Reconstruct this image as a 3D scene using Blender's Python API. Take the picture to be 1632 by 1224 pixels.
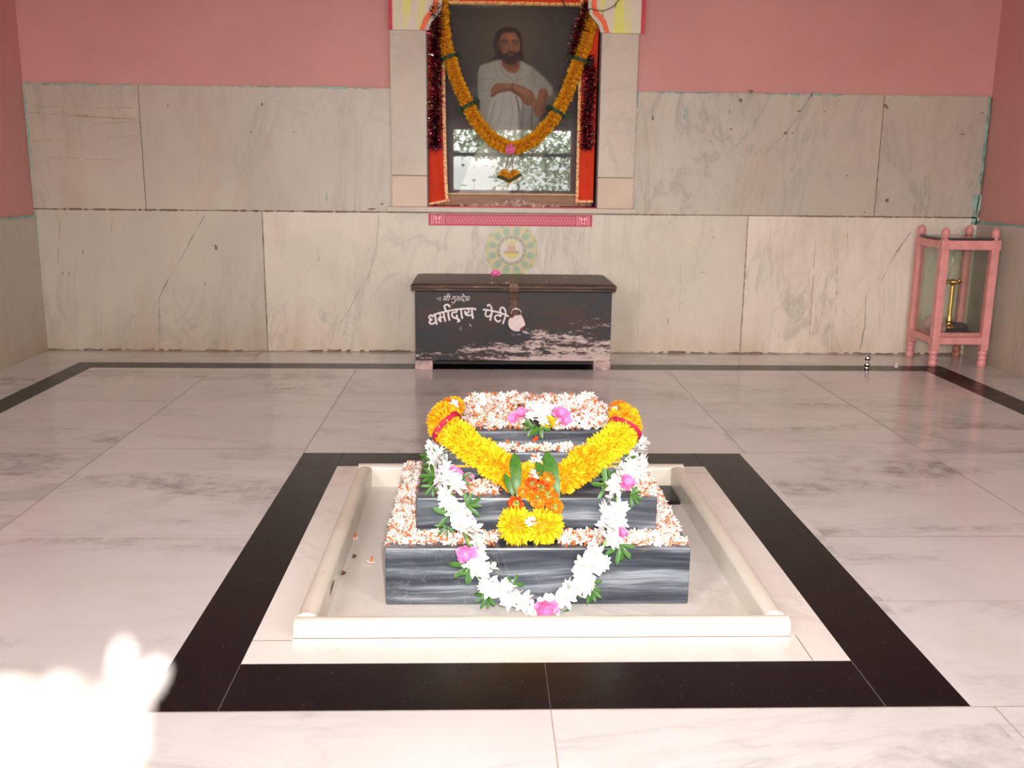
import bpy, math, random
import numpy as np
from mathutils import Vector, Matrix, Euler
for o in list(bpy.data.objects): bpy.data.objects.remove(o)
sc = bpy.context.scene
COL = sc.collection
PI = math.pi
# ------------------------------------------------------------------ camera
F_PX, PITCH, YAW, ROLL, CAMZ = 1559.08, 0.21368, 0.03341, 0.01097, 0.95
def cam_axes():
    f = Vector((math.sin(YAW)*math.cos(PITCH), math.cos(YAW)*math.cos(PITCH), -math.sin(PITCH)))
    r = Vector((math.cos(YAW), -math.sin(YAW), 0)); u = r.cross(f)
    c, s = math.cos(ROLL), math.sin(ROLL)
    return c*r+s*u, -s*r+c*u, f
RT, UP, FW = cam_axes()
CAMP = Vector((0, 0, CAMZ))
cd = bpy.data.cameras.new('camera'); cam = bpy.data.objects.new('camera', cd); COL.objects.link(cam)
m = Matrix.Identity(4)
for i in range(3):
    m[i][0] = RT[i]; m[i][1] = UP[i]; m[i][2] = -FW[i]; m[i][3] = CAMP[i]
cam.matrix_world = m
cd.sensor_width = 36; cd.lens = F_PX/1632*36; cd.clip_start = 0.02; cd.clip_end = 200
cd.dof.use_dof = True; cd.dof.focus_distance = 2.5; cd.dof.aperture_fstop = 7.5
sc.camera = cam
# ------------------------------------------------------------------ light
sc.view_settings.view_transform = 'Standard'; sc.view_settings.look = 'None'
sc.view_settings.exposure = 0.07; sc.view_settings.gamma = 1.0
W = bpy.data.worlds.new('world'); sc.world = W; W.use_nodes = True
_n = W.node_tree.nodes; _l = W.node_tree.links
_bg = _n['Background']; _tc = _n.new('ShaderNodeTexCoord'); _sx = _n.new('ShaderNodeSeparateXYZ'); _cr = _n.new('ShaderNodeValToRGB')
_l.new(_tc.outputs['Generated'], _sx.inputs[0]); _l.new(_sx.outputs['Z'], _cr.inputs[0]); _l.new(_cr.outputs[0], _bg.inputs[0])
_cr.color_ramp.elements[0].color = (0.30, 0.31, 0.30, 1); _cr.color_ramp.elements[0].position = 0.0
_cr.color_ramp.elements[1].color = (1.0, 0.97, 0.94, 1); _cr.color_ramp.elements[1].position = 0.08
_bg.inputs[1].default_value = 16.6
# the camera's own flash, just above the lens
fl = bpy.data.lights.new('camera_flash', 'AREA'); fl.shape = 'RECTANGLE'; fl.size = 0.04; fl.size_y = 0.02
fl.energy = 22; fl.color = (1.0, 0.99, 0.985); fl.spread = math.radians(112)
flo = bpy.data.objects.new('camera_flash', fl); COL.objects.link(flo)
flo.location = CAMP + UP*0.11 + RT*0.06 + FW*0.02
flo.rotation_euler = (FW*-1).to_track_quat('Z', 'Y').to_euler()
flo.rotation_euler = (math.radians(90)-PITCH-math.radians(4), 0, -YAW-math.radians(5))

def ray(u, v): return FW + RT*((u-816)/F_PX) - UP*((v-612)/F_PX)
def aty(u, v, Y): d = ray(u, v); return CAMP + d*(Y/d.y)
def atz(u, v, z): d = ray(u, v); return CAMP + d*((z-CAMZ)/d.z)
def atd(u, v, D): return CAMP + ray(u, v)*D

def portal(name, loc, rot, sx, sy):
    l = bpy.data.lights.new(name, 'AREA'); l.shape = 'RECTANGLE'; l.size = sx; l.size_y = sy; l.cycles.is_portal = True
    o = bpy.data.objects.new(name, l); COL.objects.link(o); o.location = loc; o.rotation_euler = rot
# openings: doorway behind the camera, plus unseen side openings added for ambient light
DX0, DX1, DZ1 = -0.34, 1.0, 1.42
portal('portal_door', ((DX0+DX1)/2, -0.36, DZ1/2), (math.radians(90), 0, 0), DX1-DX0, DZ1)
WL = [(-1.85, -0.95, 0.80, 2.35), (1.55, 2.35, 0.80, 2.35)]
for i, (x0, x1, z0, z1) in enumerate(WL): portal('portal_added_opening_%d' % i, ((x0+x1)/2, -0.36, (z0+z1)/2), (math.radians(90), 0, 0), x1-x0, z1-z0)

# ------------------------------------------------------------------ mesh helpers
class MB:
    def __init__(s): s.v = []; s.f = []; s.m = []; s.a = []
    def add(s, vs, fs, mi=0, at=0.0):
        n = len(s.v); s.v += [tuple(p) for p in vs]
        for f in fs: s.f.append(tuple(i+n for i in f)); s.m.append(mi); s.a.append(at)
    def box(s, x0, x1, y0, y1, z0, z1, mi=0, at=0.0):
        s.add([(x0,y0,z0),(x1,y0,z0),(x1,y1,z0),(x0,y1,z0),(x0,y0,z1),(x1,y0,z1),(x1,y1,z1),(x0,y1,z1)],
              [(0,3,2,1),(4,5,6,7),(0,1,5,4),(1,2,6,5),(2,3,7,6),(3,0,4,7)], mi, at)
    def lathe(s, prof, c, n=16, mi=0, axis='z'):
        vs = []
        for r, h in prof:
            for k in range(n):
                a = 2*PI*k/n; p = (r*math.cos(a), r*math.sin(a), h)
                if axis == 'y': p = (p[0], -p[2], p[1])
                vs.append((c[0]+p[0], c[1]+p[1], c[2]+p[2]))
        fs = [(i*n+k, i*n+(k+1)%n, (i+1)*n+(k+1)%n, (i+1)*n+k) for i in range(len(prof)-1) for k in range(n)]
        fs.append(tuple(range(n-1, -1, -1))); fs.append(tuple((len(prof)-1)*n+k for k in range(n)))
        s.add(vs, fs, mi)
    def tube(s, pts, r, n=8, mi=0):
        pts = [Vector(p) for p in pts]; rs = r if isinstance(r, (list, tuple)) else [r]*len(pts)
        vs = []; pu = None
        for i, p in enumerate(pts):
            t = (pts[min(i+1, len(pts)-1)]-pts[max(i-1, 0)]).normalized()
            if pu is None: pu = t.orthogonal().normalized()
            u = (pu - t*pu.dot(t)).normalized(); pu = u; w = t.cross(u)
            for k in range(n):
                a = 2*PI*k/n; vs.append(p+(u*math.cos(a)+w*math.sin(a))*rs[i])
        fs = [(i*n+k, i*n+(k+1)%n, (i+1)*n+(k+1)%n, (i+1)*n+k) for i in range(len(pts)-1) for k in range(n)]
        fs.append(tuple(range(n-1, -1, -1))); fs.append(tuple((len(pts)-1)*n+k for k in range(n)))
        s.add(vs, fs, mi)
    def sphere(s, c, r, nu=14, nv=9, mi=0, sq=(1,1,1)):
        prof = [(max(1e-4, r*math.sin(PI*i/nv)), -r*math.cos(PI*i/nv)) for i in range(nv+1)]
        n0 = len(s.v); s.lathe(prof, (0,0,0), nu, mi)
        for i in range(n0, len(s.v)):
            p = s.v[i]; s.v[i] = (c[0]+p[0]*sq[0], c[1]+p[1]*sq[1], c[2]+p[2]*sq[2])
    def petal(s, o, d, up, L, Wd, curl=0.3, mi=0, tip=0.15, base=0.35, n=4, cup=0.0):
        """strip petal from o along d, bending towards up"""
        o = Vector(o); d = Vector(d).normalized(); up = Vector(up); up = (up-d*up.dot(d))
        if up.length < 1e-5: up = d.orthogonal()
        up.normalize(); side = d.cross(up); vs = []; p = o.copy(); ang = 0
        for i in range(n+1):
            t = i/n
            w = Wd*0.5*(base+(1-base)*math.sin(min(1, t*1.55)*PI/2)) if t < 0.65 else Wd*0.5*(tip+(1-tip)*math.cos((t-0.65)/0.35*PI/2)**0.7 if t < 1 else tip)
            dd = d*math.cos(ang)+up*math.sin(ang); nn = up*math.cos(ang)-d*math.sin(ang)
            if cup:
                vs += [p+side*w+nn*w*cup, p-side*0, p-side*w+nn*w*cup]
            else: vs += [p+side*w, p-side*w]
            ang += curl/n; p = p+dd*(L/n)
        k = 3 if cup else 2
        fs = [(i*k+j, i*k+j+1, (i+1)*k+j+1, (i+1)*k+j) for i in range(n) for j in range(k-1)]
        s.add(vs, fs, mi)

def wl(o):
    p = Vector((0,0,0))
    while o is not None: p = p+o.location; o = o.parent
    return p
def tag(o, label=None, cat=None, group=None, kind=None):
    if label: o['label'] = label
    if cat: o['category'] = cat
    if group: o['group'] = group
    if kind: o['kind'] = kind
    return o
def mkmesh(name, mb, mats, smooth=False, off=(0,0,0)):
    me = bpy.data.meshes.new(name)
    me.from_pydata([(p[0]-off[0], p[1]-off[1], p[2]-off[2]) for p in mb.v], [], mb.f)
    for mt in (mats if isinstance(mats, (list, tuple)) else [mats]): me.materials.append(mt)
    me.polygons.foreach_set('material_index', mb.m)
    at = me.attributes.new('sid', 'FLOAT', 'FACE'); at.data.foreach_set('value', mb.a)
    me.polygons.foreach_set('use_smooth', [smooth]*len(mb.f)); me.update()
    return me
def O(name, mb, mats, parent=None, smooth=False, bevel=0, base=None, segs=2):
    off = wl(parent) if parent is not None else (Vector(base) if base is not None else Vector((0,0,0)))
    ob = bpy.data.objects.new(name, mkmesh(name, mb, mats, smooth, off)); COL.objects.link(ob)
    if parent is not None: ob.parent = parent
    else: ob.location = off
    if bevel:
        b = ob.modifiers.new('bevel', 'BEVEL'); b.width = bevel; b.segments = segs; b.limit_method = 'ANGLE'; b.angle_limit = 0.6
    return ob
def E(name, loc, label, cat, group=None):
    o = bpy.data.objects.new(name, None); COL.objects.link(o); o.location = loc; o.empty_display_size = 0.05
    return tag(o, label, cat, group)
def inst(name, me, loc, rot=None, scale=1, parent=None):
    o = bpy.data.objects.new(name, me); COL.objects.link(o)
    if parent is not None: o.parent = parent; loc = Vector(loc)-wl(parent)
    o.location = loc
    if rot is not None: o.rotation_euler = rot
    o.scale = (scale,)*3 if not isinstance(scale, (tuple, list)) else scale
    return o
def S(name, mb, mats, parent=None, **k):
    o = O(name, mb, mats, parent, **k)
    if parent is None: o['kind'] = 'structure'
    return o
def smooth_path(pts, n=8):
    pts = [Vector(p) for p in pts]; out = []
    P = [pts[0]*2-pts[1]]+pts+[pts[-1]*2-pts[-2]]
    for i in range(1, len(P)-2):
        a, b, c, d = P[i-1:i+3]
        for k in range(n):
            t = k/n
            out.append(0.5*((2*b)+(c-a)*t+(2*a-5*b+4*c-d)*t*t+(3*b-a-3*c+d)*t**3))
    out.append(pts[-1]); return out
def resample(pts, step):
    out = [(pts[0], (pts[1]-pts[0]).normalized())]; acc = 0
    for a, b in zip(pts, pts[1:]):
        L = (b-a).length
        if L < 1e-9: continue
        t = step-acc
        while t <= L: out.append((a.lerp(b, t/L), (b-a)/L)); t += step
        acc = L-(t-step)
    return out

# ------------------------------------------------------------------ materials
def srgb(r, g, b, k=1.0):
    f = lambda c: (c/255/12.92 if c/255 <= .04045 else ((c/255+.055)/1.055)**2.4)*k
    return (f(r), f(g), f(b), 1)
class NT:
    def __init__(s, name):
        s.m = bpy.data.materials.new(name); s.m.use_nodes = True
        s.t = s.m.node_tree; s.b = s.t.nodes['Principled BSDF']
    def n(s, t, **k):
        x = s.t.nodes.new('ShaderNode'+t)
        for a, v in k.items(): setattr(x, a, v)
        return x
    def l(s, a, b): s.t.links.new(a, b)
    def val(s, sock, v):
        if isinstance(v, bpy.types.NodeSocket): s.l(v, sock)
        else: sock.default_value = v
    def math(s, op, a, b=None, clamp=False):
        x = s.n('Math', operation=op, use_clamp=clamp); s.val(x.inputs[0], a)
        if b is not None: s.val(x.inputs[1], b)
        return x.outputs[0]
    def mix(s, f, a, b):
        x = s.n('Mix', data_type='RGBA'); s.val(x.inputs[0], f); s.val(x.inputs[6], a); s.val(x.inputs[7], b); return x.outputs[2]
    def pos(s, scale=(1,1,1), rot=(0,0,0), sid=0.0, obj=False):
        if obj: p = s.n('TexCoord').outputs['Object']
        else: p = s.n('NewGeometry').outputs['Position']
        if sid:
            a = s.n('Attribute', attribute_name='sid'); v = s.n('VectorMath', operation='SCALE'); v.inputs[0].default_value = (3.7, 5.1, 2.3)
            s.l(a.outputs['Fac'], v.inputs['Scale']); w = s.n('VectorMath', operation='ADD'); s.l(p, w.inputs[0]); s.l(v.outputs[0], w.inputs[1]); p = w.outputs[0]
        mp = s.n('Mapping'); mp.inputs['Scale'].default_value = scale; mp.inputs['Rotation'].default_value = rot; s.l(p, mp.inputs[0]); return mp.outputs[0]
    def noise(s, vec, scale, detail=4, rough=.55, dist=0.0):
        x = s.n('TexNoise'); x.inputs['Scale'].default_value = scale; x.inputs['Detail'].default_value = detail
        x.inputs['Roughness'].default_value = rough; x.inputs['Distortion'].default_value = dist; s.l(vec, x.inputs['Vector']); return x.outputs['Fac']
    def ramp(s, f, a, b, lo=(0,0,0,1), hi=(1,1,1,1)):
        x = s.n('ValToRGB'); e = x.color_ramp.elements; e[0].position = a; e[0].color = lo; e[1].position = b; e[1].color = hi; s.l(f, x.inputs[0]); return x.outputs[0]
    def ridge(s, f, w):   # thin line where noise crosses .5
        d = s.math('ABSOLUTE', s.math('SUBTRACT', f, .5)); return s.math('SUBTRACT', 1.0, s.math('DIVIDE', d, w), True) if False else s.math('SUBTRACT', 1.0, s.math('MULTIPLY', d, 1/w), True)
    def set(s, col=None, rough=.5, spec=.5, metal=0, bump=None, bs=.2, bd=.002, **k):
        if col is not None: s.val(s.b.inputs['Base Color'], col)
        s.val(s.b.inputs['Roughness'], rough); s.val(s.b.inputs['Specular IOR Level'], spec); s.b.inputs['Metallic'].default_value = metal
        if bump is not None:
            x = s.n('Bump'); x.inputs['Strength'].default_value = bs; x.inputs['Distance'].default_value = bd; s.l(bump, x.inputs['Height']); s.l(x.outputs[0], s.b.inputs['Normal'])
        for a, v in k.items(): s.val(s.b.inputs[a.replace('_', ' ')], v)
        return s.m
def simple(name, col, rough=.5, spec=.5, metal=0, var=.12, scale=40, bump=0, **k):
    t = NT(name); f = t.noise(t.pos(obj=True), scale, 3)
    dark = tuple(c*(1-var) for c in col[:3])+(1,); lite = tuple(min(1, c*(1+var)) for c in col[:3])+(1,)
    c = t.mix(t.ramp(f, .3, .7), dark, lite)
    return t.set(c, rough, spec, metal, bump=f if bump else None, bs=bump, **k)

def marble(name, a, b, vein, stain=(.35,.22,.09,1), vs=1.0, vrot=(0,0,0), vscale=(1,1,1), rough=.2, vamt=.5, stainamt=.3, low=0.0, spec=.5, patch=0.0):
    t = NT(name); p = t.pos(sid=1.0); pv = t.pos(scale=vscale, rot=vrot, sid=1.0)
    base = t.mix(t.ramp(t.noise(p, 1.6*vs, 5, .6, .6), .35, .65), a, b)
    n1 = t.noise(pv, 1.3*vs, 7, .62, 1.4); v1 = t.math('POWER', t.ridge(n1, .05), 2.0)
    n2 = t.noise(pv, 3.1*vs, 6, .6, .9); v2 = t.math('POWER', t.ridge(n2, .045), 2.0)
    gate = t.ramp(t.noise(p, .9*vs, 3), .45, .62)
    vm = t.math('MULTIPLY', t.math('ADD', t.math('MULTIPLY', v1, .8), t.math('MULTIPLY', v2, .35), True), gate)
    c = t.mix(t.math('MULTIPLY', vm, vamt), base, vein)
    if patch:
        pm = t.math('MULTIPLY', t.ramp(t.noise(pv, 2.2*vs, 6, .65, .7), .52, .68), patch)
        pm = t.math('MULTIPLY', pm, t.ramp(t.noise(p, 18*vs, 4, .7), .35, .6)); c = t.mix(pm, c, vein)
    # stains and dust specks
    sm = t.math('MULTIPLY', t.ramp(t.noise(t.pos(scale=(1.6,1.6,.5), sid=.5), 2.4, 6, .7), .52, .80), stainamt)
    if low:
        z = t.n('SeparateXYZ'); t.l(t.n('NewGeometry').outputs['Position'], z.inputs[0])
        g = t.math('SUBTRACT', 1.0, t.math('MULTIPLY', z.outputs[2], 1/low), True)
        g2 = t.math('MULTIPLY', t.math('POWER', g, 2.0), t.ramp(t.noise(t.pos(scale=(3,3,.7)), 2.5, 5, .7), .25, .7))
        sm = t.math('ADD', sm, t.math('MULTIPLY', g2, .55), True)
    c = t.mix(sm, c, stain)
    sp = t.math('MULTIPLY', t.ramp(t.noise(p, 70, 2), .70, .76), .35*stainamt/.3 if stainamt else 0); c = t.mix(sp, c, (.2,.13,.08,1))
    r = t.math('ADD', rough, t.math('MULTIPLY', t.noise(p, 9, 3), .10))
    return t.set(c, r, spec, bump=t.noise(p, 5, 3), bs=.03)
M = {}
M['floor'] = marble('floor_marble', (.71,.68,.665,1), (.63,.60,.59,1), (.28,.27,.25,1), vs=.8, vrot=(0,0,.25), vscale=(.55,1.7,1), rough=.10, vamt=.45, stainamt=.10, patch=.8)
M['strip'] = marble('strip_marble', (.85,.80,.755,1), (.79,.73,.67,1), (.45,.38,.33,1), vs=1.2, rough=.25, vamt=.3, stainamt=.25)
M['kerb'] = marble('kerb_marble', (.84,.79,.70,1), (.78,.71,.60,1), (.42,.36,.26,1), vs=1.6, vscale=(1,.5,2), rough=.25, vamt=.4, stainamt=.35, stain=(.42,.30,.15,1))
M['wallm'] = marble('wall_marble', (.56,.495,.41,1), (.49,.435,.365,1), (.25,.24,.22,1), vs=1.0, vrot=(0,.5,0), vscale=(1.8,1,.6), rough=.32, vamt=.55, stainamt=.38, low=.35, stain=(.36,.22,.10,1))
for k_, kk in (('wallm2', 1.13), ('wallm3', 1.30)):
    M[k_] = marble('wall_marble_'+('mid' if k_ == 'wallm2' else 'pale'), (.63*kk,.56*kk,.465*kk,1), (.56*kk,.50*kk,.42*kk,1), (.30,.27,.25,1), vs=1.0, vrot=(0,.5,0), vscale=(1.8,1,.6), rough=.32, vamt=.5, stainamt=.32, low=.35, stain=(.42,.27,.12,1))
M['pilm'] = marble('pilaster_marble', (.62,.53,.44,1), (.54,.46,.38,1), (.33,.27,.22,1), vs=1.5, rough=.35, vamt=.3, stainamt=.35, stain=(.42,.24,.11,1))
M['pilp'] = marble('pink_pilaster_marble', (.68,.52,.40,1), (.60,.45,.33,1), (.40,.30,.22,1), vs=1.5, rough=.35, vamt=.2, stainamt=.3)
def granite():
    t = NT('black_granite'); p = t.pos()
    c = t.mix(t.ramp(t.noise(p, 140, 2), .68, .78), (.007,.006,.007,1), (.07,.055,.05,1))
    c = t.mix(t.math('MULTIPLY', t.ramp(t.noise(p, 4, 5, .7), .5, .85), .25), c, (.035,.028,.028,1))
    return t.set(c, t.math('ADD', .16, t.math('MULTIPLY', t.noise(p, 12, 3), .18)), .18)
M['granite'] = granite()
def banded():
    t = NT('banded_grey_marble'); g = t.n('NewGeometry').outputs['Position']
    w = t.noise(t.pos(scale=(1,1,1)), 1.8, 3, .5, .2)
    mp = t.pos(scale=(1.6, 6, 34), rot=(0.04, .035, 0)); v = t.n('VectorMath', operation='ADD'); s = t.n('VectorMath', operation='SCALE')
    s.inputs[0].default_value = (0.2, .2, 2.6); t.l(w, s.inputs['Scale']); t.l(mp, v.inputs[0]); t.l(s.outputs[0], v.inputs[1])
    n1 = t.noise(v.outputs[0], 1.0, 5, .68, .15)
    c = t.n('ValToRGB'); e = c.color_ramp.elements; e[0].position = .36; e[0].color = (.022,.027,.036,1); e[1].position = .64; e[1].color = (.27,.29,.32,1)
    x = e.new(.46); x.color = (.05,.058,.072,1); x = e.new(.55); x.color = (.10,.115,.135,1); t.l(n1, c.inputs[0])
    n2 = t.noise(t.pos(scale=(2,2,1), rot=(0,.6,0)), 2.5, 5, .6, 1.0)
    col = t.mix(t.math('MULTIPLY', t.math('POWER', t.ridge(n2, .006), 2.0), .15), c.outputs[0], (.5,.52,.54,1))
    st = t.math('MULTIPLY', t.ramp(t.noise(t.pos(scale=(1,1,2)), 6, 5, .7), .60, .75), .35)
    col = t.mix(st, col, (.42,.33,.14,1))
    return t.set(col, .28, .5)
M['banded'] = banded()
def plaster(name, a, b):
    t = NT(name); p = t.pos(); c = t.mix(t.ramp(t.noise(p, 1.7, 5, .6), .3, .7), a, b)
    c = t.mix(t.math('MULTIPLY', t.ramp(t.noise(t.pos(scale=(1,1,4)), 5, 6, .7), .6, .8), .3), c, tuple(x*.72 for x in b[:3])+(1,))
    return t.set(c, .55, .35, bump=t.noise(p, 30, 5, .6), bs=.15, bd=.003)
M['pink'] = plaster('pink_wall_paint', (.68,.335,.31,1), (.61,.29,.27,1))
M['white'] = plaster('white_wall_paint', (.75,.70,.66,1), (.68,.62,.58,1))
M['pinkdark'] = plaster('darkened_pink_wall_paint', (.30,.13,.12,1), (.25,.11,.10,1))  # darkened so the unseen front wall reflects less in the picture glass
M['teal'] = simple('teal_paint', (.26,.43,.36,1), .6, var=.4, scale=20)
M['grout'] = simple('dark_grout', (.16,.10,.06,1), .9, var=.4, scale=30)
M['fgrout'] = simple('floor_grout', (.40,.32,.27,1), .8, var=.2, scale=30)
M['fgrout2'] = simple('dark_floor_grout', (.085,.07,.07,1), .8, var=.2, scale=30)
M['mark'] = simple('dark_stain', (.20,.13,.09,1), .8, var=.4, scale=60)
M['veinm'] = simple('grey_vein', (.30,.26,.24,1), .4, var=.3, scale=30)
def wood(name, a, b, rough=.45, sc_=(1,1,12)):
    t = NT(name); n1 = t.noise(t.pos(scale=sc_, obj=True), 6, 6, .6, .6); return t.set(t.mix(t.ramp(n1, .3, .7), a, b), rough, .4, bump=n1, bs=.1)
M['wood'] = wood('brown_frame_wood', (.20,.085,.035,1), (.34,.16,.07,1))
M['gilt'] = simple('tan_wood_edge', (.55,.33,.14,1), .4, var=.2)
M['darkwood'] = wood('dark_brown_wood', (.07,.028,.018,1), (.12,.05,.03,1))
def chestmat(lid=False):
    t = NT('chest_lid_paint' if lid else 'worn_chest_paint'); o = t.n('NewGeometry').outputs['Position']; z = t.n('SeparateXYZ'); t.l(o, z.inputs[0])
    base = t.mix(t.ramp(t.noise(t.pos(scale=(1,1,3)), 5, 5, .7), .45, .62), (.026,.026,.029,1), (.055,.025,.021,1))
    if lid:
        base = t.mix(t.ramp(t.noise(t.pos(scale=(2,9,9)), 3, 6, .7), .4, .7), (.05,.03,.022,1), (.13,.075,.05,1))
        m_ = t.math('MULTIPLY', t.ramp(t.noise(t.pos(scale=(4,10,40)), 3, 5, .7), .60, .66), .7)
        return t.set(t.mix(m_, base, (.42,.26,.18,1)), .45, .4, bump=t.noise(t.pos(scale=(2,10,30)), 4, 5), bs=.3)
    wear = t.noise(t.pos(scale=(1.0,1,3.2)), 22, 9, .80, .3); wear = t.math('ADD', t.math('MULTIPLY', wear, .55), t.math('MULTIPLY', t.noise(t.pos(scale=(1,1,4)), 4.5, 4, .6), .45))
    lo = t.math('SUBTRACT', .18, z.outputs[2]); lo = t.math('MULTIPLY', lo, .85)              # more near the bottom
    lo = t.math('MINIMUM', lo, .10)
    rx = t.math('MULTIPLY', t.math('SUBTRACT', z.outputs[0], .12), .22); rx = t.math('MINIMUM', t.math('MAXIMUM', rx, -.10), .04)
    s = t.math('ADD', t.math('ADD', wear, lo), rx)
    msk = t.ramp(s, .560, .595)
    bare = t.mix(t.ramp(t.noise(t.pos(scale=(1,1,5)), 12, 5, .7), .35, .65), (.50,.36,.32,1), (.62,.50,.46,1))
    c = t.mix(msk, base, bare)
    c = t.mix(t.ramp(t.noise(t.pos(scale=(1,1,6)), 8, 6, .8), .66, .69), c, (.45,.27,.14,1))
    return t.set(c, .5, .35, bump=msk, bs=.25)
M['chest'] = chestmat(); M['lid'] = chestmat(True)
M['footw'] = simple('bare_pink_wood', (.46,.32,.30,1), .7, var=.45, scale=30)
M['letter'] = simple('white_lettering_paint', (.78,.68,.66,1), .6, var=.06)
M['rust'] = simple('rusty_brown_iron', (.11,.05,.03,1), .5, metal=.3, var=.4, scale=60)
M['steel'] = simple('steel', (.75,.73,.70,1), .18, metal=1, var=.05)
M['brass'] = simple('brass', (.78,.50,.12,1), .2, metal=1, var=.12)
M['seal'] = simple('pale_pink_paper', (.74,.60,.58,1), .7, var=.06)
M['wax'] = simple('dark_red_wax', (.17,.02,.012,1), .35, var=.4, scale=80)
M['spink'] = simple('pink_stand_paint', (.74,.30,.28,1), .4, var=.12, scale=18, bump=.05)
M['spink2'] = simple('worn_foot_paint', (.42,.16,.10,1), .45, var=.5, scale=60)
M['darkglass'] = simple('dark_top_board', (.035,.04,.035,1), .15, var=.3)
M['cloth_b'] = simple('dusty_pink_cloth', (.50,.30,.27,1), .9, var=.2, scale=25)
M['cloth_d'] = simple('dark_cloth', (.06,.045,.05,1), .9, var=.3)
M['redcloth'] = simple('red_satin_cloth', (.66,.042,.010,1), .7, .2, var=.1, scale=8)
M['crimson'] = simple('crimson_paint', (.62,.035,.07,1), .5, var=.12)
M['orangep'] = simple('orange_paint', (.95,.14,.03,1), .5, var=.05)
def glit():
    t = NT('glitter'); n = t.noise(t.pos(), 420, 2); return t.set(t.ramp(n, .38, .6, (.30,.26,.15,1), (.95,.92,.82,1)), .3, .8, bump=n, bs=.8)
M['glitter'] = glit()
def archp():
    t = NT('yellow_streaked_board'); n = t.noise(t.pos(scale=(9,1,.8)), 2.6, 3, .5); c = t.mix(t.ramp(n, .47, .60), (.76,.70,.58,1), (.80,.80,.20,1))
    return t.set(c, .5, .3)
M['arch'] = archp()
def trimp():
    t = NT('gold_red_braid'); n = t.noise(t.pos(), 110, 2, .4); return t.set(t.ramp(n, .42, .58, (.72,.10,.02,1), (.85,.58,.10,1)), .4, .6)
M['braid'] = trimp()
def foil(name, c, m=.9, r=.25):
    return simple(name, c, r, metal=m, var=.3, scale=90)
M['foil1'] = foil('dark_red_foil', (.17,.012,.02,1)); M['foil2'] = foil('brown_foil', (.13,.05,.025,1)); M['foil3'] = foil('pale_sparkle_foil', (.95,.72,.55,1), r=.1); M['foil4'] = foil('pink_foil', (.85,.05,.20,1), r=.15)  # pale and pink strips put the tinsel's sparkle into its colour
def petalmat(name, a, b, tr=0.0):
    t = NT(name); n = t.noise(t.pos(obj=True), 60, 3); return t.set(t.mix(t.ramp(n, .3, .7), a, b), .6, .25)
M['pwhite'] = petalmat('white_petal', (.86,.84,.82,1), (.93,.92,.90,1))
M['jas'] = petalmat('cream_petal', (.90,.78,.68,1), (.95,.88,.80,1))
M['jasold'] = petalmat('withered_petal', (.62,.36,.30,1), (.75,.52,.44,1))
M['tube'] = petalmat('orange_tube', (.86,.20,.035,1), (.78,.13,.02,1))
M['yel'] = petalmat('yellow_petal', (.90,.60,.012,1), (.96,.72,.02,1))
M['yel2'] = petalmat('deep_yellow_petal', (.92,.42,.006,1), (.95,.52,.01,1))
M['oran'] = petalmat('orange_petal', (.88,.17,.006,1), (.93,.28,.01,1))
M['redo'] = petalmat('red_orange_petal', (.72,.05,.006,1), (.85,.12,.01,1))
M['core'] = petalmat('flower_core', (.55,.28,.01,1), (.62,.35,.01,1))
M['mar2'] = petalmat('portrait_marigold_petal', (.76,.33,.008,1), (.84,.42,.012,1))
M['marc'] = petalmat('portrait_marigold_core', (.50,.14,.01,1), (.60,.22,.01,1))
M['pinkp'] = petalmat('pink_petal', (.88,.16,.42,1), (.93,.30,.55,1))
M['band'] = petalmat('dark_red_ribbon', (.42,.012,.05,1), (.52,.02,.07,1))
def leafm():
    t = NT('green_leaf'); n = t.noise(t.pos(obj=True), 50, 3); return t.set(t.mix(t.ramp(n, .3, .7), (.025,.095,.01,1), (.06,.18,.02,1)), .4, .4)
M['leaf'] = leafm(); M['dleaf'] = simple('dark_green_leaf', (.012,.06,.02,1), .5, var=.3)
M['stem'] = simple('green_stem', (.22,.42,.08,1), .5)
M['thread'] = simple('thread', (.10,.08,.06,1), .8)
M['black'] = simple('black_cable', (.012,.010,.012,1), .5)
M['dry'] = simple('dry_petal', (.16,.06,.03,1), .8, var=.4)
def glassm(name, tint=(1,1,1,1), f0=.08, rough=0.0):
    t = NT(name); t.t.nodes.remove(t.b); lw = t.n('LayerWeight'); lw.inputs['Blend'].default_value = .5
    f = t.math('ADD', f0, t.math('MULTIPLY', t.math('POWER', lw.outputs['Facing'], 5.0), 1-f0))
    tr = t.n('BsdfTransparent'); tr.inputs[0].default_value = tint; g = t.n('BsdfGlossy'); g.inputs['Roughness'].default_value = rough
    mx = t.n('MixShader'); t.l(f, mx.inputs[0]); t.l(tr.outputs[0], mx.inputs[1]); t.l(g.outputs[0], mx.inputs[2])
    t.l(mx.outputs[0], t.t.nodes['Material Output'].inputs[0]); return t.m
M['glass'] = glassm('picture_glass', (.985,.99,.985,1), .075); M['pane'] = glassm('pane_glass', (.95,.965,.94,1), .03)
def painted(name, rough=.5, spec=.3):
    t = NT(name); a = t.n('Attribute', attribute_name='Col'); return t.set(a.outputs['Color'], rough, spec)
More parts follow.
